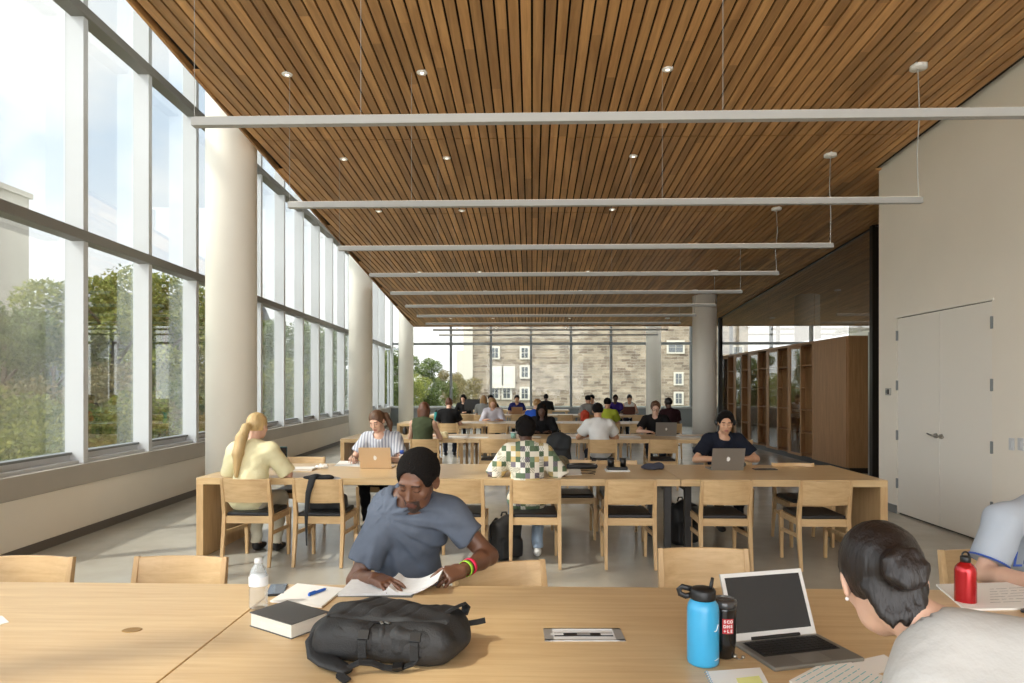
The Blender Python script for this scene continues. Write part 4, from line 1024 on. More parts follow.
# ---- man in the grey jersey at the right edge ----
def jersey_extra(s, q): pass
jx = at_y(1048,500,3.38).x
o3_, jer = person('man in a grey baseball jersey resting his arm beside the red bottle', jx, 3.46, 180, C_jersey, 'light', ('short','brown'),
   over=dict(neck=(jx-.02,3.26,1.08), shR=at_y(1004,521,3.20), elR=at_y(984,573,3.16), wrR=at_y(1046,583,2.80), shL=(jx+.20,3.18,1.02)), wr=dict(L=(-.1,.55,.79)), sleeve=.78, pants=P_dark, h=.010, loose=1.6, head_ypr=(0,-25,0), fold=.003)
cw = jer['W']
q = MB(); sR = np.array(jer['sh'][1]); eR = np.array(jer['el'][1]); L1 = eR-sR; c = sR+L1*.77; ax_ = Vector(L1).normalized(); a_ = ax_.orthogonal().normalized(); b_ = ax_.cross(a_); vs = []
for i in range(28):
    t_ = 2*PI*i/28; rad = a_*math.cos(t_)+b_*math.sin(t_)
    for dr_, dx in ((0,-.004),(.0035,-.004),(.0035,.004),(0,.004)): vs.append(Vector(c)+rad*(.0815+dr_)+ax_*dx)
q.add(vs, [(i*4+j, i*4+(j+1)%4, ((i+1)%28)*4+(j+1)%4, ((i+1)%28)*4+j) for i in range(28) for j in range(4)], True)
M_bluep = mat('blue_piping', srgb(40,76,160), .6); q.obj('sleeve_piping', M_bluep, o3_)
def text(name, body, size, m, parent=None, loc=(0,0,0), rot=(0,0,0), ext=.0006, shear=0):
    cu = bpy.data.curves.new(name, 'FONT'); cu.body = body; cu.size = size; cu.extrude = ext; cu.align_x = 'CENTER'; cu.align_y = 'CENTER'; cu.shear = shear; cu.offset = .0006
    ob = bpy.data.objects.new(name, cu); COL.objects.link(ob); dg = bpy.context.evaluated_depsgraph_get()
    me = bpy.data.meshes.new_from_object(ob.evaluated_get(dg)); bpy.data.objects.remove(ob)
    r = link_mesh(name, me, None, parent, loc, rot); me.materials.clear(); me.materials.append(m); return r

# ---- second row ----
row2n = 6.22; 
_, blonde = person('blonde woman with a long ponytail in a pale yellow top, seen from behind', cpx(247,500,6.12), 6.15, -4, C_yel, 'light', ('ponytail','blonde'), lean=12, sleeve=.95, pants=cloth('pale_trousers', srgb(206,200,180)), h=.011, loose=1.7, wr=dict(R=(.16,.36,.90), L=(-.2,.42,.79)), head_ypr=(-12,-6,0), shoes=M_shoe, fold=.003, neckline=.05)
_, patch = person('man with curly black hair in a patchwork print shirt, seen from behind', cpx(527,500,6.22), 6.26, 2, patchwork(), 'dark', ('curly','black'), lean=20, sleeve=.97, pants=P_jean, h=.011, loose=2.0, wr=dict(R=(.2,.36,.79), L=(-.2,.36,.79)), head_ypr=(4,-30,0), shoes=M_wshoe, feet=.10, knees=.40, elbow_out=1.1, fold=.003, pz=.55)
_, writer = person('woman in a striped grey tee writing beside a pale gold laptop', cpx(385,480,8.0), 7.95, 178, C_stripe, 'light', ('sidepony','brown'), lean=16, sleeve=.7, pants=P_black, h=.011, loose=1.6, wr=dict(R=(.24,.46,.79), L=(-.12,.42,.79)), fine=lambda hc, w: [(2,hc[2]-.14,hc[2]+.05,.005),(0,hc[0]-.09,hc[0]+.09,.005),(1,hc[1]+.0,hc[1]+.14,.005)], head_ypr=(-12,-22,6), neckline=.07, hand_kw=dict(R=dict(curl=.7)))
_, hp = person('man in a navy tee with black headphones behind a silver laptop', cpx(719,480,8.0), 7.98, 180, C_navy, 'tan', ('short','black'), lean=20, sleeve=.75, pants=P_black, h=.011, loose=1.6, wr=dict(R=(.13,.40,.79), L=(-.15,.40,.79)), fine=lambda hc, w: [(2,hc[2]-.14,hc[2]+.05,.005),(0,hc[0]-.09,hc[0]+.09,.005),(1,hc[1]+.0,hc[1]+.14,.005)], head_ypr=(-6,-16,0), neckline=.065, elbow_out=2.2)
# headphones
P = hp['P']; q = MB()
q.path([P(.096*math.cos(a_), -.0, .015+.126*math.sin(a_)) for a_ in np.linspace(.0, PI, 15)], .008, n=8, smooth=True)
q.obj('headband', M_seat, thing('headphones', 'black over ear headphones on the man in the navy tee', 'headphones', hp['W'].translation) , loc=None)
hpo = [o for o in bpy.data.objects if o.name == 'headphones'][0]
hpo.rotation_euler = (0,0,PI)
for s_ in (-1,1): MB().ball(P(s_*.100,0,.0), (.016,.03,.036), 14).obj('ear_cup', M_seat, hpo)

# ---- third row and beyond: their scale in the photo is a few dozen pixels ----
def bg(label, px, Y, face, shirt, skin, hair, top, **kw):
    """top = pixel row of the top of the head in the photograph"""
    v = at_y(px, top, Y); 
    f = dict(lean=16, sleeve=.7, pants=P_dark, h=.015 if Y < 14 else .02, loose=1.6, fold=.003)
    f.update(kw); sc_ = 1.0
    o, d_ = person(label, v.x, Y, face, shirt, skin, hair, **f)
    return o, d_
bg('woman in a sleeveless dark green top with auburn hair, seen from behind', 422, 10.75, -6, C_green, 'light', ('bob','auburn'), 404, sleeve=0, lean=8, loose=2.0)
bg('man in a white tee with short black hair, seen from behind', 600, 10.75, 4, C_white, 'tan', ('short','black'), 402, lean=16, loose=2.0, elbow_out=2.0)
bg('woman with long black hair in a black top facing us in the third row', 542, 12.6, 178, C_black, 'dark', ('long','black'), 404, lean=24, sleeve=1.8)
_, gl = bg('young man with glasses in a black tee behind a grey laptop', 655, 12.62, 172, C_black, 'light', ('short','brown'), 402, lean=14, h=.012, elbow_out=2)
bg('woman in a black top with pinned up auburn hair, seen from behind', 448, 15.3, 0, C_black, 'light', ('bun','auburn'), 397, lean=14, loose=2.2)
bg('woman in a white blouse with blonde hair facing us', 493, 17.2, 182, C_pinkw, 'light', ('bob','sandy'), 400, lean=20, sleeve=1.3, loose=2.0)
bg('boy in a bright blue shirt with short sandy hair, turned to the side', 531, 15.35, -30, C_blue, 'light', ('short','sandy'), 400, lean=22)
bg('person in a lime shirt with dark hair, behind the white tee', 607, 15.4, -10, C_lime, 'tan', ('short','black'), 399, lean=10)
bg('person in dark red with dark hair, right behind the young man with glasses', 671, 15.4, 10, C_maroon, 'dark', ('short','dark'), 398, lean=10, loose=1.8)
bg('woman with long black hair in black far back by the dark screen', 464, 21.9, 172, C_black, 'light', ('long','black'), 397, lean=4, sleeve=1.8)
bg('woman with very long sandy hair in grey, seen from behind', 483, 19.95, -8, C_greyt, 'light', ('long','sandy'), 397, lean=6)
bg('person in a royal blue tee behind a tan laptop far back', 517, 22.0, 180, C_royal, 'tan', ('short','dark'), 395, lean=12)
bg('woman in black far back with dark hair, leaning to the side', 547, 24.5, 10, C_black, 'dark', ('bun','black'), 394, lean=14, sleeve=1.8)
bg('person in a pale shirt with black hair beside the orange bag', 589, 20.0, 10, C_greyt, 'tan', ('short','black'), 397, lean=6)
bg('person with dark hair sitting next to the orange bag, facing sideways', 594, 22.1, 150, C_white, 'tan', ('short','black'), 397, lean=10)
bg('man in purple far back with short dark hair', 615, 22.05, 180, C_purple, 'dark', ('crop','black'), 395, lean=6)
bg('woman in a white tank top far back, facing us', 629, 22.05, 180, C_white, 'tan', ('bun','dark'), 395, lean=6, sleeve=0)
bg('person with dark hair half hidden behind the woman with long sandy hair', 491, 22.1, 180, C_black, 'tan', ('short','black'), 399, lean=14)

wp = at_y(1026,560,3.17); lpz = jer['W'].inverted() @ wp
q = text('script_lettering', 'Los', .095, M_bluep, o3_, lpz, (math.radians(80),0,PI), shear=.3)
# ================= things on the tables =================
def lp(px, py, z=.74): return at_z(px, py, z)
M_alu = mat('laptop_silver', srgb(196,196,194), .35, metal=.6); M_gold = mat('laptop_gold', srgb(214,190,158), .35, metal=.4); M_spacegrey = mat('laptop_grey', srgb(150,148,144), .35, metal=.6); M_tanlap = mat('laptop_tan', srgb(176,140,108), .4, metal=.3)
M_screen = mat('screen_black', srgb(30,32,38), .12, spec=.6); M_keys = mat('black_keys', srgb(24,24,26), .5); M_pad = mat('trackpad', srgb(150,148,142), .3, metal=.6); M_bez = mat('screen_bezel', srgb(222,222,220), .35); M_logo = mat('pale_emblem', srgb(240,240,238), .3)
M_deck = mat('laptop_deck', srgb(138,136,130), .38, metal=.5); M_rub = mat('black_plastic', srgb(22,22,23), .4)
def emblem(m, c, r, n=26):   # a bitten round fruit with a leaf, flat
    pts = []
    for i in range(n):
        a = 2*PI*i/n; rr = r*(1-.10*math.cos(2*a)*1)*(1+.03*math.cos(4*a)); x, z = rr*math.cos(a), rr*math.sin(a)
        if i in (0,): x -= r*.34
        if i in (1,n-1): x -= r*.20
        if abs(i-n//4) < 1: z -= r*.12
        pts.append((c[0]+x, c[1], c[2]+z))
    m.add([(c[0],c[1],c[2])]+pts, [(0,1+i,1+(i+1)%n) for i in range(n)])
    m.add([(c[0]-.05*r,c[1],c[2]+r*1.0),(c[0]+.10*r,c[1],c[2]+r*1.25),(c[0]+.42*r,c[1],c[2]+r*1.62),(c[0]+.28*r,c[1],c[2]+r*1.12)], [(0,1,2,3)])
def laptop(label, pos, rz, w_=.30, dp=.21, ang=110, shell=None, deck=None, logo=True, group=None, detail=False):
    """local: hinge along x at y=0, keyboard towards -y, user sits at -y"""
    shell = shell or M_alu; o = thing('laptop', label, 'laptop', pos, rz, group)
    MB().span(-w_/2,w_/2,-dp,0,0,.013).obj('keyboard_base', deck or shell, o, bevel=.004)
    k = MB(); nr, nc = 6, 14
    for i in range(nr):
        for j in range(nc):
            kw = (w_-.05)/nc; y = -.028-i*.0175
            if i == nr-1 and 4 <= j <= 8:
                if j == 4: k.box((-w_/2+.025+kw*6.5,y,.0145),(kw*4.9,.0145,.003))
                continue
            k.box((-w_/2+.025+kw*(j+.5),y,.0145),(kw*.84,.0145,.003))
    kb = MB().span(-w_/2+.02,w_/2-.02,-.134,-.018,.0125,.0134).obj('keyboard_well', M_keys, o); k.obj('key', M_keys, kb)
    MB().span(-.05,.05,-dp+.012,-.142,.0128,.0136).obj('trackpad', M_pad, o)
    a = math.radians(ang); e = thing('lid_pivot'); bpy.data.objects.remove(e)
    R = Matrix.Rotation(-(a-PI/2), 4, 'X')
    def put(m, nm, mt, par, **kw):
        me = m.mesh(nm); me.transform(Matrix.Translation((0,.004,.010)) @ R); return link_mesh(nm, me, mt, par)
    lid = put(MB().span(-w_/2,w_/2,0,.006,0,dp), 'screen_lid', shell, o)
    put(MB().span(-w_/2+.001,w_/2-.001,-.001,.0003,.002,dp-.001), 'bezel', M_bez if detail else M_rub, lid)
    put(MB().span(-w_/2+.014,w_/2-.014,-.0016,-.0009,.024,dp-.014), 'display', M_screen, lid)
    if detail: put(MB().path([(-.09,-.004,.004),(.09,-.004,.004)], .006, n=10), 'hinge', M_rub, o)
    if logo:
        q = MB(); emblem(q, (0,.0068,dp/2), .021); put(q, 'emblem', M_logo, lid)
    return o
a = lp(735,645.5); b_ = lp(816,637); mid_ = (a+b_)/2; rz = math.atan2(b_.y-a.y, b_.x-a.x)
laptop('open silver laptop with a dark screen, in front of the woman in the white sweater', mid_, rz, .315, .215, 112, M_alu, M_deck, True, detail=True)
v = at_y(376,468,6.98); laptop('pale gold laptop seen from behind, in front of the writing woman', (v.x,6.98,.74), PI, .325, .225, 108, M_gold)
v = at_y(727,470,6.95); laptop('silver laptop seen from behind, in front of the man with headphones', (v.x,6.95,.74), PI+.02, .325, .225, 106, M_spacegrey)
v = at_y(666,436,11.75); laptop('grey laptop seen from behind, of the young man with glasses', (v.x,11.75,.74), PI-.1, .35, .24, 108, M_spacegrey)
v = at_y(517,410,20.9); laptop('tan laptop in front of the person in the royal blue tee', (v.x,20.9,.74), PI, .34, .23, 108, M_tanlap, logo=False)
v = at_y(629,410,20.9); laptop('dark brown laptop in front of the woman in the white tank top', (v.x,20.9,.74), PI, .36, .24, 105, mat('laptop_brown', srgb(92,54,44), .5), logo=False)
# bottles
def bottle_blue():
    p = lp(703,663); o = thing('water_bottle', 'bright blue insulated bottle with a black straw cap beside the open silver laptop', 'bottle', (p.x,p.y,.74), -.35)
    MB().lathe([(.040,0),(.046,.004),(.0475,.012),(.0475,.165),(.045,.180),(.037,.192),(.033,.197)], n=40).obj('body', mat('sky_blue_steel', srgb(58,164,212), .32, coat=.3), o)
    MB().lathe([(.0335,.192),(.0335,.198)], n=32).obj('neck_ring', M_steel, o)
    c = MB().lathe([(.037,.196),(.038,.200),(.038,.222),(.034,.228),(.012,.231)], n=36); c.obj('cap', M_rub, o)
    MB().path([(-.034,0,.222),(-.062,0,.226),(-.072,0,.216),(-.068,0,.203),(-.052,0,.198),(-.034,0,.204)], (.0055,.009), n=8, smooth=True, up=(0,1,0)).obj('carry_loop', M_rub, o)
    MB().path([(.022,0,.226),(.024,0,.240),(.028,0,.262)], [(.006,.008),(.006,.008),(.005,.006)], n=8, smooth=True).obj('straw_spout', M_rub, o)
    q = MB()
    q.path([(.0478*math.sin(a),-.0478*math.cos(a),.128+.018*math.sin(5*a)) for a in np.linspace(.85,1.25,8)], .0016, n=6); q.path([(.0478*math.sin(a),-.0478*math.cos(a),.02+.004*a) for a in np.linspace(.9,1.4,6)], .001, n=6); q.obj('script_mark', M_logo, o)
bottle_blue()
p = lp(724,656); o = thing('tumbler', 'black tumbler with a red lettered panel, just behind the blue bottle', 'tumbler', (p.x,p.y,.74), -.25)
MB().lathe([(.028,0),(.031,.004),(.036,.05),(.0385,.15),(.0385,.160)], n=36).obj('body', mat('gloss_black', srgb(20,20,22), .18, coat=.5), o)
MB().lathe([(.0395,.158),(.0405,.164),(.0400,.174),(.036,.180),(.014,.178)], n=36).obj('lid', mat('smoke_lid', srgb(66,66,68), .2, coat=.5), o)
pn = MB(); vs = []; ang0, ang1 = -.15, .75; n_ = 10
for i in range(n_+1):
    t_ = ang0+(ang1-ang0)*i/n_
    for z_ in (.082,.128): r_ = .0375+.0012*(z_-.05)/.1+.0005; vs.append((r_*math.sin(t_), -r_*math.cos(t_), z_))
pn.add(vs, [(i*2,i*2+2,i*2+3,i*2+1) for i in range(n_)]); pn = pn.obj('red_panel', mat('panel_red', srgb(196,52,62), .4), o)
for i, s_ in enumerate(('SCO','DHS','+LE')):
    for j, chh in enumerate(s_):
        t_ = .04+j*.26; r_ = .0392+.0002; text('lettering', chh, .0125, M_logo, pn, (r_*math.sin(t_), -r_*math.cos(t_), .119-i*.0145), (PI/2,0,t_), ext=.0003)
p = lp(965.5,603); o = thing('water_bottle', 'glossy red metal bottle with a black cap next to the man in the grey jersey', 'bottle', (p.x,p.y,.74))
MB().lathe([(.034,0),(.037,.004),(.038,.012),(.038,.125),(.036,.138),(.028,.150),(.019,.158),(.0165,.162)], n=36).obj('body', mat('gloss_red_metal', srgb(188,24,34), .18, metal=.55, coat=.6), o)
MB().lathe([(.0175,.160),(.0185,.163),(.0185,.180),(.015,.184)], n=24).obj('cap', M_rub, o)
MB().path([(.013*math.cos(a),0,.186+.013*math.sin(a)) for a in np.linspace(-.4,PI+.4,12)], .0035, n=8, smooth=True).obj('carry_loop', M_rub, o)
# clear bottle
def clear_plastic():
    m = bpy.data.materials.new('clear_plastic'); m.use_nodes = True; t = m.node_tree; N, L = t.nodes, t.links; N.remove(N['Principled BSDF'])
    tr = N.new('ShaderNodeBsdfTransparent'); tr.inputs[0].default_value = (.93,.95,.96,1); gl = N.new('ShaderNodeBsdfGlossy'); gl.inputs['Roughness'].default_value = .08; lw = N.new('ShaderNodeLayerWeight'); lw.inputs[0].default_value = .35
    df = N.new('ShaderNodeBsdfDiffuse'); df.inputs[0].default_value = (.9,.93,.95,1); m2 = N.new('ShaderNodeMixShader'); m2.inputs[0].default_value = .14; L.new(tr.outputs[0], m2.inputs[1]); L.new(df.outputs[0], m2.inputs[2])
    mx = N.new('ShaderNodeMixShader'); L.new(lw.outputs['Facing'], mx.inputs[0]); L.new(m2.outputs[0], mx.inputs[1]); L.new(gl.outputs[0], mx.inputs[2]); L.new(mx.outputs[0], N['Material Output'].inputs[0]); return m
p = lp(258.5,608); o = thing('plastic_water_bottle', 'clear plastic water bottle with a white cap beside the thick book', 'bottle', (p.x,p.y,.74))
prof = [(.026,0),(.033,.004)]+[(.0345-.0022*(i%2), .010+.0075*i) for i in range(10)]+[(.035,.090),(.035,.122),(.033,.130),(.026,.150),(.015,.166),(.0125,.172),(.0125,.178)]
MB().lathe(prof, n=32).obj('body', clear_plastic(), o)
MB().lathe([(.0352,.088),(.0354,.090),(.0354,.121),(.0352,.123)], n=32).obj('label', mat('frosted_label', srgb(232,236,240), .5), o)
MB().lathe([(.0148,.172),(.0150,.174),(.0150,.187),(.0135,.189)], n=24).obj('cap', M_frame, o)
# thick book
M_paper = mat('paper_white', srgb(238,236,230), .8); M_edge = mat('page_edges', srgb(226,222,210), .85, bump=.5, bscale=300, stretch=(.05,.05,1)); M_cover = mat('dark_grey_cover', srgb(86,86,84), .6)
A, B_, C_ = lp(252,612.5,.79), lp(294,625,.79), lp(326,611,.79); D_ = A+C_-B_
ctr = (A+C_)/2; ux = (B_-A).normalized(); o = thing('hardcover_book', 'thick dark grey hardcover book lying by the clear plastic bottle', 'book', (ctr.x,ctr.y,.74), math.atan2(ux.y,ux.x))
L1, L2 = (B_-A).length, (C_-B_).length; L2 = max(L2,.16)
MB().span(-L1/2,L1/2,-L2/2,L2/2,.047,.050).obj('front_cover', M_cover, o, bevel=.001); MB().span(-L1/2,L1/2,-L2/2,L2/2,0,.003).obj('back_cover', M_cover, o, bevel=.001)
MB().span(-L1/2+.004,L1/2-.004,-L2/2+.004,L2/2-.006,.003,.047).obj('page_block', M_edge, o)
MB().span(-L1/2,L1/2,L2/2-.003,L2/2,0,.050).obj('spine', M_cover, o)
# smartphone
p = lp(277,591); o = thing('smartphone', 'dark smartphone lying right behind the clear plastic bottle', 'phone', (p.x,p.y,.74), .25)
MB().span(-.036,.036,-.074,.074,0,.009).obj('case', M_rub, o, bevel=.006); MB().span(-.033,.033,-.070,.070,.009,.0096).obj('screen', mat('phone_glass', srgb(70,78,92), .08, spec=.8), o)
# notebook with pen
def ruled(name, c=(.86,.86,.84), lc=(.45,.62,.72), sc=60):
    m, t, b = nt(name); N, L = t.nodes, t.links; tc = N.new('ShaderNodeTexCoord'); w_ = N.new('ShaderNodeTexWave'); w_.bands_direction = 'Y'; w_.inputs['Scale'].default_value = sc
    L.new(tc.outputs['Object'], w_.inputs['Vector']); r = N.new('ShaderNodeValToRGB'); r.color_ramp.elements[0].position = .04; r.color_ramp.elements[0].color = col4(lc); r.color_ramp.elements[1].position = .12; r.color_ramp.elements[1].color = col4(c)
    L.new(w_.outputs['Fac'], r.inputs[0]); L.new(r.outputs[0], b.inputs['Base Color']); b.inputs['Roughness'].default_value = .8; return m
M_ruled = ruled('ruled_paper')
def sheet_poly(name, pts, z, m, th=.003, parent=None, loc=None):
    return MB().prism([(q.x-(loc.x if loc else 0), q.y-(loc.y if loc else 0)) for q in pts], z-(.74 if loc else 0), z-(.74 if loc else 0)+th).obj(name, m, parent)
pts = [lp(269,603),lp(322,609),lp(345,590),lp(297,585)]
o = thing('notebook', 'open white notebook with a blue pen on it, between the phone and the reading man', 'notebook', (pts[0].x,pts[0].y,.74))
MB().prism([(q.x-pts[0].x,q.y-pts[0].y) for q in pts], 0, .002).obj('cover', mat('kraft_cover', srgb(176,146,104), .8), o); inner = [q.lerp(sum(pts, Vector())/4, .03) for q in pts]
MB().prism([(q.x-pts[0].x,q.y-pts[0].y) for q in inner], .002, .009).obj('pages', M_paper, o)
M_bluepen = mat('pen_blue', srgb(34,96,190), .35)
def pen(label, px, py, z, rz, m, ln=.075, r=.0055):
    p = at_z(px, py, z); o = thing('pen', label, 'pen', (p.x,p.y,z+r), rz)
    q = MB(); q.path([(-ln,0,0),(ln*.6,0,0),(ln*.8,0,0)], [r,r,r*.8], n=10); q.obj('barrel', m, o); MB().path([(ln*.8,0,0),(ln,0,0)], [r*.6,.001], n=8).obj('tip', M_steel, o); q = MB(); q.span(-ln,-ln+.035,-.0015,.0015,r,r+.003); q.obj('clip', m, o)
pen('blue pen lying on the open white notebook', 318, 593, .749, 1.1, M_bluepen, .05, .006)
# the open book of the reading man: left page lies flat, right page curls up
a0, a1, a2, a3 = at_y(347,585.5,2.93), at_y(398,582,2.93), at_z(398,592,.75), at_z(345,597,.75)
O = thing('open_book', 'open paperback with white pages under the hands of the man in blue grey', 'book', ((a1.x), 2.84, .74))
q = MB(); n_ = 16
def pg(u): # u from -1 (image left) to 1: height profile of the pages
    if u < 0: return .010+.014*math.exp(-((u+.0)/.12)**2)
    return .024*math.exp(-(u/.10)**2)+.012+.055*max(0,(u-.45)/.55)**1.5
vs = []; 
for i in range(n_*2+1):
    u = -1+i/n_
    x = u*.20; y0, y1 = -.105, .105
    for y in (y0,y1): vs += [(x, y-.02*(u<0)*abs(u), pg(u)), (x, y-.02*(u<0)*abs(u), 0.001 if u < .45 else pg(u)-.006)]
fs = []
for i in range(n_*2):
    a = i*4; b = a+4; fs += [(a,b,b+2,a+2),(a+1,a+3,b+3,b+1),(a,a+1,b+1,b),(a+2,b+2,b+3,a+3)]
fs += [(0,2,3,1),(n_*8,n_*8+1,n_*8+3,n_*8+2)]
q.add(vs, fs, False); q.obj('pages', mat('book_page', srgb(226,226,226), .8, var=.04, vscale=60), O)
MB().span(-.205,.1,-.13,.11,-.0003,.0012).obj('cover', M_cover, O)
# outlet box in the table
a, b_ = lp(544,635), lp(623,635); pc = (a+b_)/2; o = thing('table_outlet', 'flush metal outlet tray set into the middle of the front table', 'outlet', (pc.x,pc.y,.74), math.atan2(b_.y-a.y,b_.x-a.x))
f = MB(); hw, hh = (b_-a).length/2, .058
for r_ in ((-hw,hw,-hh,-hh+.012),(-hw,hw,hh-.012,hh),(-hw,-hw+.03,-hh,hh),(hw-.03,hw,-hh,hh)): f.span(*r_,-.001,.003)
f.obj('frame', M_alu, o, bevel=.001); MB().span(-hw+.01,hw-.01,-hh+.01,hh-.01,-.001,.0012).obj('tray', M_bez, o); MB().span(-hw+.035,hw-.035,-.016,.012,.001,.0035).obj('socket_strip', M_rub, o)
for k in (-.09,-.0,.08): MB().span(k-.022,k+.022,-.010,.006,.0035,.0040).obj('socket', M_bez if k else M_alu, o)
p = lp(132,630); o = thing('table_grommet', 'small dark oval cable opening in the left part of the front table', 'grommet', (p.x,p.y,.74))
g_ = MB().lathe([(.0,.0005),(.019,.0008),(.022,.0)], n=24).obj('opening', M_grom, o); g_.scale = (1.3,1,1); g2 = MB().lathe([(.019,.0009),(.023,.0015),(.026,.0005)], n=24).obj('rim', mat('brass_rim', srgb(170,130,70), .4, metal=.6), o); g2.scale = (1.3,1,1)
# papers on the front table
def paper(name, label, cat, corners, m=M_paper, z=.74, th=.002, group=None, lines=None):
    c = sum(corners, Vector())/len(corners); o = thing(name, label, cat, (c.x,c.y,z), 0, group)
    MB().prism([(q.x-c.x,q.y-c.y) for q in corners], 0, th).obj('sheet', m, o); return o, c
paper('sheet_of_paper','white sheet of paper cut by the left picture edge','paper',[lp(-30,622),lp(-30,633),lp(9,622.5),lp(2,616)])
o, c = paper('spiral_notebook','white note pad with yellow notes in front of the blue bottle','notebook',[lp(706,672),lp(760,668),lp(772,690),lp(718,700)])
n_ = [lp(736,679),lp(759,676.5),lp(766,690),lp(742,692)]; MB().prism([(q.x-c.x,q.y-c.y) for q in n_], .002,.0026).obj('yellow_note', mat('note_yellow', srgb(232,232,150), .8), o)
q = MB(); 
for i in range(12):
    s0 = lp(706,672).lerp(lp(718,700), (i+.5)/12); q.path([(s0.x-c.x-.006,s0.y-c.y,.001),(s0.x-c.x,s0.y-c.y,.007),(s0.x-c.x+.006,s0.y-c.y,.001)], .0008, n=5)
q.obj('spiral_binding', mat('binding_blue', srgb(70,150,190), .5), o)
def writing(o, c, pts, m, rows, z=.0042):
    q = MB(); A_, B2, C2, D2 = pts
    for i in range(rows):
        t0 = (i+.6)/rows; l0 = A_.lerp(D2, t0); l1 = B2.lerp(C2, t0); x = .06
        while x < .9:
            e_ = min(x+random.uniform(.05,.22), .93); p0, p1 = l0.lerp(l1, x), l0.lerp(l1, e_); d_ = (p1-p0).normalized(); n2 = Vector((-d_.y,d_.x,0))*.0015
            q.add([(p0.x-c.x-n2.x,p0.y-c.y-n2.y,z),(p1.x-c.x-n2.x,p1.y-c.y-n2.y,z),(p1.x-c.x+n2.x,p1.y-c.y+n2.y,z),(p0.x-c.x+n2.x,p0.y-c.y+n2.y,z)], [(0,1,2,3)]); x = e_+.03
    q.obj('handwriting', m, o)
M_ink = mat('teal_ink', srgb(120,196,204), .8); M_ink2 = mat('grey_ink', srgb(120,124,130), .8)
pp = [lp(789,682),lp(836,657),lp(890,680),lp(850,712)]
o, c = paper('open_notebook','open notebook with teal handwriting under the arm of the woman in the white sweater','notebook', pp, M_paper, th=.004); writing(o, c, pp, M_ink, 9)
paper('loose_paper','loose white paper behind the open notebook with teal handwriting','paper',[lp(852,662),lp(884,655),lp(905,668),lp(868,676)])
pp = [lp(936,586),lp(1075,582),lp(1075,609),lp(965,611)]
o, c = paper('open_notebook','open white notebook under the forearm of the man in the grey jersey','notebook', pp, M_paper, th=.008); writing(o, c, [lp(985,590),lp(1060,586),lp(1070,603),lp(985,606)], M_ink2, 6, .0085)
p = lp(1024,609); o = thing('smartphone', 'dark smartphone at the right picture edge beside the white notebook', 'phone', (p.x+.04,p.y-.03,.74), -1.0); MB().span(-.037,.037,-.075,.075,0,.012).obj('case', M_rub, o, bevel=.005); MB().span(-.034,.034,-.071,.071,.012,.0126).obj('screen', mat('phone_brown', srgb(120,96,84), .15), o)
p = lp(735,659); o = thing('earphones', 'tiny silver earphones lying between the bottles and the laptop', 'earphones', (p.x,p.y,.74)); MB().ball((0,0,.008), (.008,.008,.008), 10).obj('ear_bud', M_steel, o); MB().ball((.025,.0,.006), (.006,.006,.006), 10).obj('ear_bud', M_steel, o); MB().path([(0,0,.004),(.012,-.012,.003),(.025,0,.004)], .0018, n=6, smooth=True).obj('wire', M_steel, o)

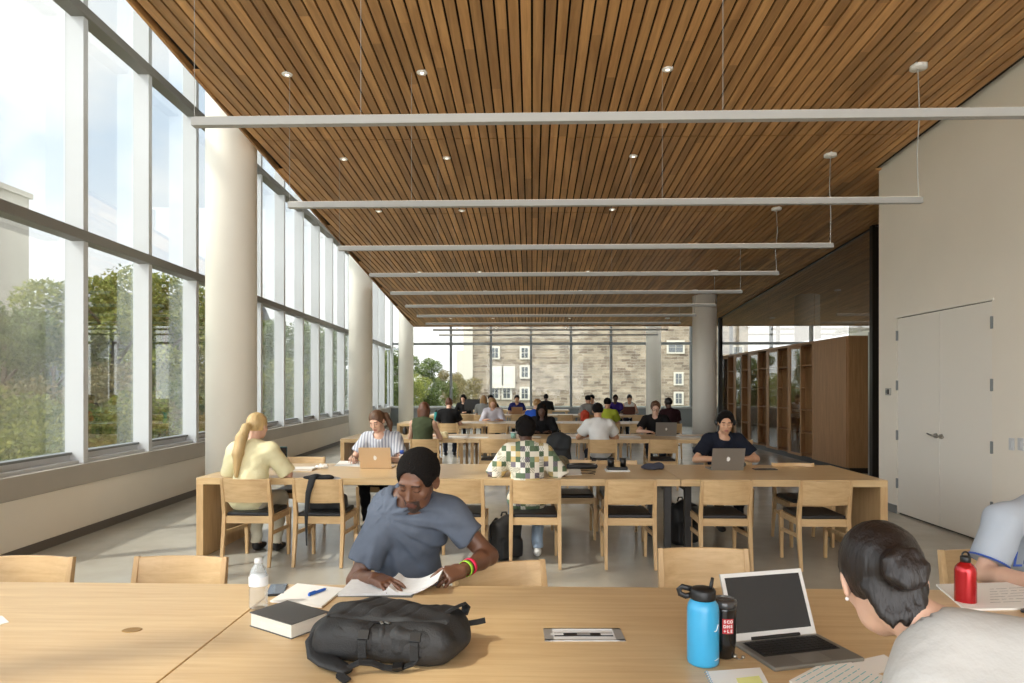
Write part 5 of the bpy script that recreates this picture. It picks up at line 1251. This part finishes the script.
# ---- black backpack lying on the front table ----
M_pack = mat('black_nylon', srgb(33,33,34), .6, bump=.25, bscale=220, var=.08, vscale=12); M_pack2 = mat('black_webbing', srgb(24,24,25), .7, bump=.4, bscale=300); M_mesh = mat('grey_pad', srgb(52,52,54), .8, bump=.6, bscale=400); M_buckle = mat('black_buckle', srgb(18,18,19), .3)
def front_backpack():
    c = at_z(392,650,.74); o = thing('backpack', 'large black backpack lying flat on the front table', 'backpack', (c.x,c.y,.74), -.10)
    s = SDF(); s.box((0,.0,.058), (.175,.095,.012), .042, k=.02); s.ell((-.11,.02,.062), (.12,.12,.058), k=.05); s.ell((.13,-.01,.055), (.13,.115,.052), k=.05); s.ell((-.17,-.02,.045), (.09,.085,.045), k=.04); s.ell((-.03,.05,.085), (.16,.08,.045), k=.05)
    s.plane((0,0,.002),(0,0,-1))
    def nf(x,y,z):
        v = .0035*np.sin(26*x+9*np.sin(7*y)+3*z)*np.clip((z-.03)/.05,0,1)+.002*np.sin(55*x-30*y)
        for x0 in (-.115,-.045,.02,.085):   # sewn seams slanting over the flat panel
            u = x-x0-(y-.02)*.55; v = v+.006*np.exp(-(u/.006)**2)*np.clip((y+.05)/.02,0,1)*np.clip((z-.06)/.02,0,1)
        v = v+.010*np.exp(-((y+.062-.05*(x-.0)**2*4)/.008)**2)*np.clip((z-.06)/.02,0,1)*(np.abs(x) < .19)
        return v
    s.noise(nf); s.obj('body', M_pack, o, h=.0055, smooth=1)
    s = SDF(); s.box((.03,-.098,.070), (.15,.014,.012), .026, k=.02); s.ell((.16,-.07,.065), (.07,.06,.040), k=.03); s.ell((-.13,-.085,.06), (.07,.04,.04), k=.03); s.plane((0,0,.002),(0,0,-1)); s.noise(lambda x,y,z: .004*np.sin(34*x+20*y+6*np.sin(20*x))+.002*np.sin(80*z+30*x)); s.obj('front_pocket', M_pack, o, h=.006, smooth=1)
    def tube(nm, pts, sec, m, n=4, up=None): MB().path(pts, sec, n=n, smooth=n > 4, up=up).obj(nm, m, o, bevel=.001 if n == 4 else 0)
    tube('zipper', [(-.16,-.055,.098),(-.08,-.064,.108),(.0,-.066,.110),(.08,-.064,.106),(.16,-.050,.096)], (.004,.003), M_buckle)
    tube('zip_pull', [(.0,-.07,.114),(.018,-.084,.114)], (.004,.002), M_steel); tube('zip_pull', [(-.014,-.07,.114),(-.004,-.086,.113)], (.004,.002), M_steel)
    tube('top_handle', [(.15,.00,.105),(.185,.04,.125),(.212,.085,.128),(.222,.098,.118),(.215,.10,.095)], (.016,.005), M_pack2, up=(.6,-.6,.4))
    tube('side_strap', [(.20,.075,.07),(.235,.088,.066),(.262,.092,.070),(.285,.100,.074)], (.003,.009), M_pack2)
    MB().path([(-.17,.01,.075),(-.205,-.045,.062),(-.215,-.085,.040),(-.19,-.125,.022),(-.145,-.160,.017),(-.10,-.190,.018),(-.065,-.215,.017)], [(.03,.010),(.036,.012),(.038,.012),(.038,.012),(.036,.012),(.030,.011),(.018,.008)], n=12, smooth=True, up=(.6,.8,0)).obj('shoulder_strap', M_pack, o)
    tube('strap_webbing', [(-.07,-.205,.022),(-.04,-.19,.034),(-.005,-.178,.030),(.03,-.172,.016),(.07,-.168,.012),(.11,-.152,.022),(.14,-.125,.05)], (.011,.003), M_pack2, up=(0,1,.3))
    tube('strap_end', [(-.085,-.205,.02),(-.08,-.235,.012),(-.05,-.255,.006)], (.013,.003), M_pack2, up=(0,1,.3))
    tube('buckle', [(.055,-.170,.018),(.085,-.166,.020)], (.014,.006), M_buckle, up=(0,1,.3))
    for x in (-.045,.115):
        tube('compression_strap', [(x,-.150,.030),(x-.002,-.148,.075),(x,-.125,.106),(x+.003,-.085,.112)], (.013,.003), M_pack2, up=(1,0,0)); tube('buckle', [(x,-.146,.085),(x,-.130,.106)], (.017,.005), M_buckle, up=(1,0,0))
front_backpack()

# ---- small backpacks and bags ----
def pack(label, x, y, z, rz, m=M_pack, hgt=.42, w_=.30, dp=.18, tilt=0, name='backpack'):
    o = thing(name, label, 'backpack', (x,y,z), rz)
    s = SDF(); s.box((0,0,hgt*.45), (w_/2-.05,dp/2-.05,hgt*.45-.05), .05, k=.03); s.ell((0,-.01,hgt*.72), (w_*.46,dp*.48,hgt*.28), k=.04); s.box((0,-dp*.5,hgt*.28), (w_*.32,.01,hgt*.16), .03, k=.02); s.plane((0,0,.003),(0,0,-1))
    s.noise(lambda x,y,z: .006*np.sin(24*z+16*x)+.004*np.sin(40*x-20*z)); s.obj('body', m, o, h=.014, smooth=1)
    for q in (-1,1): MB().path([(q*.06,dp*.45,hgt*.9),(q*.09,dp*.5+.05,hgt*.7),(q*.10,dp*.5+.04,hgt*.35),(q*.09,dp*.45,hgt*.1)], (.022,.007), n=8, smooth=True, up=(1,0,0)).obj('shoulder_strap', M_pack2, o)
    MB().path([(-.03,dp*.3,hgt*.95),(-.02,dp*.3,hgt*1.04),(.02,dp*.3,hgt*1.04),(.03,dp*.3,hgt*.95)], .008, n=6, smooth=True).obj('handle', M_pack2, o); return o
v = at_y(506,545,6.15); pack('black backpack standing on the floor left of the patchwork shirt man\'s chair', v.x, 6.3, 0, .5, hgt=.40, w_=.26)
v = at_y(684,520,6.9); pack('dark backpack on the floor beside the table seam, left of the man with headphones', v.x, 6.95, 0, .3, hgt=.44, w_=.28)
v = at_y(556,440,10.2); pack('dark backpack hanging on the third row chair behind the patchwork shirt', v.x+.05, 10.33, .40, 0, hgt=.5, w_=.36, m=mat('charcoal_nylon', srgb(38,40,42), .7))
v = at_y(584,412,20.0); pack('orange bag on a fifth row chair', v.x, 19.72, .44, 0, hgt=.48, w_=.24, m=mat('orange_nylon', srgb(214,72,40), .6), name='bag')
v = at_y(475,399,22.3); o = thing('dark_screen', 'dark rectangular screen on the table far back, between the slim column and the stone building', 'screen', (v.x,21.25,.74)); MB().span(-.24,.24,-.012,.012,.13,.46).obj('panel', M_rub, o, bevel=.004); MB().span(-.03,.03,-.01,.01,.01,.14).obj('stand', M_rub, o); MB().span(-.1,.1,-.07,.07,0,.012).obj('foot', M_rub, o)
# bag slung over the chair of the second row
cxx = cpx(318,520,5.92); yb_ = 5.92
o = thing('shoulder_bag', 'black bag lying on the chair seat with its strap slung over the backrest', 'bag', (cxx,6.2,.46))
s = SDF(); s.box((.02,-.03,.075), (.12,.07,.03), .04, k=.02); s.ell((-.06,-.04,.09), (.08,.09,.07), k=.04); s.noise(lambda x,y,z: .006*np.sin(30*x+20*z)+.004*np.sin(44*y)); s.plane((0,0,.012),(0,0,-1)); s.obj('body', M_pack, o, h=.012, smooth=1)
MB().path([(.0,-.20,.20),(-.02,-.265,.345),(-.035,-.325,.33),(-.065,-.345,.20),(-.085,-.335,.02),(-.09,-.32,-.18),(-.09,-.31,-.26)], [(.034,.008),(.036,.009),(.034,.009),(.026,.008),(.018,.006),(.008,.004),(.006,.003)], n=8, smooth=True, up=(1,0,0)).obj('strap', M_pack2, o)
s = SDF(); s.ell((.0,-.25,.325), (.14,.05,.028), k=.02); s.noise(lambda x,y,z: .004*np.sin(50*x)); s.obj('draped_flap', M_pack2, o, h=.010, smooth=1)
s = SDF(); s.ell((.06,-.19,.30), (.12,.07,.035), k=.02); s.noise(lambda x,y,z: .005*np.sin(40*x+20*y)); s.obj('grey_lining', mat('grey_fleece', srgb(178,178,180), .9), o, h=.010, smooth=1)

# ---- second row table top things ----
def pxp(px, py): return at_z(px, py, .74)
def stackbook(name, label, px, py, w_, d_, t_, rz, m, cat='book', group=None, z=.74):
    p = at_z(px, py, z); o = thing(name, label, cat, (p.x,p.y,z), rz, group); MB().span(-w_/2,w_/2,-d_/2,d_/2,0,t_).obj('pages', M_paper, o, bevel=.002); MB().span(-w_/2-.002,w_/2+.002,-d_/2-.002,d_/2+.002,t_,t_+.002).obj('cover', m, o); return o
stackbook('book','white paper stack beside the blonde woman\'s elbow',299,470,.30,.22,.02,.1,M_paper,'book')
p = pxp(322,469); o = thing('crumpled_wrapper','small crumpled white wrapper on the second row table','wrapper',(p.x,p.y,.74)); s = SDF(); s.ell((0,0,.025),(.06,.035,.024)); s.noise(lambda x,y,z: .012*np.sin(110*x+60*z)*np.sin(90*y+30)); s.plane((0,0,.002),(0,0,-1)); s.obj('wrapper', M_paper, o, h=.008)
paper('sheet_of_paper','white sheet of paper under the pencil hand of the writing woman','paper',[pxp(334,466),pxp(372,467),pxp(370,461.5),pxp(340,461)])
p = pxp(402,468); o = thing('plastic_water_bottle','small clear bottle with a blue cap beside the pale gold laptop','bottle',(p.x,p.y,.74)); MB().lathe([(.028,0),(.032,.005),(.032,.12),(.02,.15),(.013,.16)], n=20).obj('body', MATS.get('clear_plastic') or bpy.data.materials['clear_plastic'], o); MB().lathe([(.022,.15),(.022,.185)], n=16).obj('cap', M_bluep, o)
w0 = writer['W']@Vector(writer['w'][1]); o = thing('pencil','pencil held upright in the writing woman\'s hand','pencil',(w0.x+.02,w0.y-.07,.755)); MB().path([(0,0,0),(-.01,.02,.17)], .005, n=6).obj('shaft', M_rub, o)
p = pxp(583,469); o = thing('pencil_case','long black pencil case on the second row table, right of the patchwork shirt','pencil case',(p.x,p.y,.74),.03); s = SDF(); s.cone((-.14,0,.03),(.12,0,.028),.030,.026); s.ell((.0,0,.03),(.15,.045,.03)); s.plane((0,0,.002),(0,0,-1)); s.obj('body', M_pack, o, h=.01, smooth=1); MB().path([(-.14,-.02,.052),(.13,-.02,.05)], .003).obj('zipper', M_steel, o)
p = pxp(617,471); o = thing('pen_tray','white tray carrying black holders, right of the long black pencil case','tray',(p.x,p.y,.74)); MB().span(-.12,.12,-.09,.09,0,.016).obj('tray', M_bez, o, bevel=.006); MB().span(-.10,.10,-.06,.07,.016,.045).obj('lower_box', M_rub, o, bevel=.006)
for q in (-1,1): MB().lathe([(.032,.045),(.034,.13),(.030,.13)], c=(q*.06,.02,0), n=16).obj('holder', M_rub, o)
MB().span(-.025,.025,-.05,.0,.045,.10).obj('kraft_note', mat('kraft_cover', srgb(176,146,104), .8), o)
p = pxp(652,469.5); o = thing('cloth_pouch','dark blue grey soft pouch near the seam of the second row table','pouch',(p.x,p.y,.74)); s = SDF(); s.ell((0,0,.025),(.12,.07,.035)); s.ell((.05,.01,.04),(.07,.05,.03)); s.noise(lambda x,y,z: .006*np.sin(50*x+30*y)); s.plane((0,0,.002),(0,0,-1)); s.obj('pouch', mat('slate_cloth', srgb(62,64,78), .9), o, h=.01, smooth=1)
o, c = paper('sheet_of_paper','white sheet with a cable on it beside the patchwork shirt\'s right elbow','paper',[pxp(556,476),pxp(582,475),pxp(580,469),pxp(556,470)])
p = pxp(588,475); o = thing('cable','thin dark coiled cable on the second row table','cable',(p.x,p.y,.744)); MB().path([(.06*math.cos(a)*(1+.2*math.sin(2.3*a)),.04*math.sin(a),.002+.001*i) for i, a in enumerate(np.linspace(0,9,36))], .0035, n=6, smooth=True).obj('cord', M_rub, o)
p = pxp(561,468); o = thing('camouflage_cap','olive patterned cap lying by the elbow of the patchwork shirt','cap',(p.x,p.y,.74)); s = SDF(); s.ell((0,0,.04),(.09,.10,.09)); s.box((.09,-.03,.01),(.06,.06,.002),.005,k=.02); s.plane((0,0,.003),(0,0,-1)); s.obj('cap', mat('camouflage', srgb(104,96,74), .9, var=.5, vscale=22), o, h=.01, smooth=1)
p = pxp(738,468.5); o = thing('headphone_case','small dark oval case leaning on the lid of the navy tee man\'s laptop','case',(p.x,p.y,.74)); MB().ball((0,0,.042),(.085,.018,.042),20).obj('shell', mat('case_green_grey', srgb(52,60,60), .4), o)
p = pxp(765,469.5); o = thing('tablet','dark flat tablet lying on the second row table, right of the man with headphones','tablet',(p.x,p.y,.74)); MB().span(-.115,.115,-.05,.05,0,.009).obj('case', M_rub, o, bevel=.003); MB().span(-.108,.108,-.044,.044,.009,.0095).obj('screen', M_screen, o)
v = at_y(281,451,6.3); rw = blonde['W']@Vector(blonde['w'][1]); o = thing('smartphone','phone held up by the blonde woman with the ponytail','phone',(rw.x-.02,rw.y+.08,rw.z-.05),.2); MB().span(-.036,.036,-.005,.005,0,.15).obj('case', mat('teal_case', srgb(70,120,126), .4), o, bevel=.004); MB().span(-.033,.033,-.0056,-.005,.005,.145).obj('screen', M_screen, o)
# ---- papers and small things on the far rows ----
def fpaper(label, px, py, w_, d_, row, m=M_paper, name='sheet_of_paper', cat='paper', t_=.006):
    p = at_z(px, py, .74); p.y = min(max(p.y, RY[row]+d_/2+.03), RY[row]+TD-d_/2-.02)
    o = thing(name, label, cat, (p.x,p.y,.74), random.uniform(-.15,.15), 'papers and books on the rows behind'); MB().span(-w_/2,w_/2,-d_/2,d_/2,0,t_).obj('sheet', m, o)
fpaper('open white book on the third row table, right of the woman in dark green',455,437,.42,.30,2); fpaper('white papers on the third row table left of the empty chair',478,437.5,.34,.26,2); fpaper('white notebook on the third row before the woman in black',532,437,.30,.22,2)
fpaper('white papers at the left elbow of the man in the white tee',578,438,.26,.22,2); fpaper('white papers at the right elbow of the man in the white tee',630,437,.34,.26,2); fpaper('papers on the third row, right of the grey laptop',690,437,.40,.3,2)
fpaper('papers on the fourth row beside the black top',470,423,.4,.3,3); fpaper('open notebook before the woman in the white blouse',497,423.5,.46,.3,3); fpaper('papers on the fourth row beside the bright blue shirt',552,423,.5,.3,3); fpaper('white papers on the fourth row behind the glasses',635,422,.36,.3,3)
fpaper('papers on the fifth row near the dark screen',478,415,.5,.3,4); fpaper('papers on the fifth row in the middle',560,415,.6,.3,4)
def cup(name, label, px, py, z0, Y, m, hgt, r, cat):
    v = at_y(px, py, Y); o = thing(name, label, cat, (v.x,Y,.74)); MB().lathe([(r*.8,0),(r,.01),(r,hgt*.75),(r*.6,hgt*.85)], n=16).obj('body', m, o); MB().lathe([(r*.5,hgt*.84),(r*.5,hgt)], n=12).obj('cap', M_rub, o)
cup('water_bottle','teal water bottle on the fourth row left of the black top',436,410,.74,15.9,mat('teal_bottle', srgb(40,140,140), .3),.30,.045,'bottle')
cup('paper_cup','small dark cup on the third row left of the woman in dark green',405,425,.74,12.0,M_rub,.13,.04,'cup')
p = at_z(513,439,.74); o = thing('drinking_cup','pale green cup on the third row left of the patchwork man\'s head','cup',(p.x,11.2,.74)); MB().lathe([(.035,0),(.045,.09),(.04,.09)], n=16).obj('body', mat('mint_cup', srgb(150,196,180), .5), o); MB().lathe([(.047,.09),(.047,.10),(.02,.10)], n=16).obj('lid', M_bez, o)
v = at_y(444,432,11.4); o = thing('lunch_box','small pale yellow paper bag on the third row beside the woman in dark green','bag',(v.x,11.25,.74)); s = SDF(); s.box((0,0,.05),(.07,.04,.03),.02); s.noise(lambda x,y,z: .006*np.sin(60*x+30*z)); s.obj('bag', mat('cream_bag', srgb(222,210,170), .8), o, h=.012)
v = at_y(685,450,11.5); 
# glasses of the young man in the third row
P = gl['P']; o = thing('eyeglasses', 'dark rimmed glasses worn by the young man behind the grey laptop', 'glasses', gl['W'].translation); o.rotation_euler = (0,0,math.radians(172))
q = MB()
for s_ in (-1,1):
    q.path([P(s_*.033+.025*math.cos(a), .103, .004+.02*math.sin(a)) for a in np.linspace(0,2*PI,17)], .0028, n=6); q.path([P(s_*.058,.103,.006),P(s_*.082,.0,.006)], .0026, n=6)
q.path([P(-.008,.105,.006),P(.008,.105,.006)], .0026, n=6); q.obj('frame', M_rub, o)
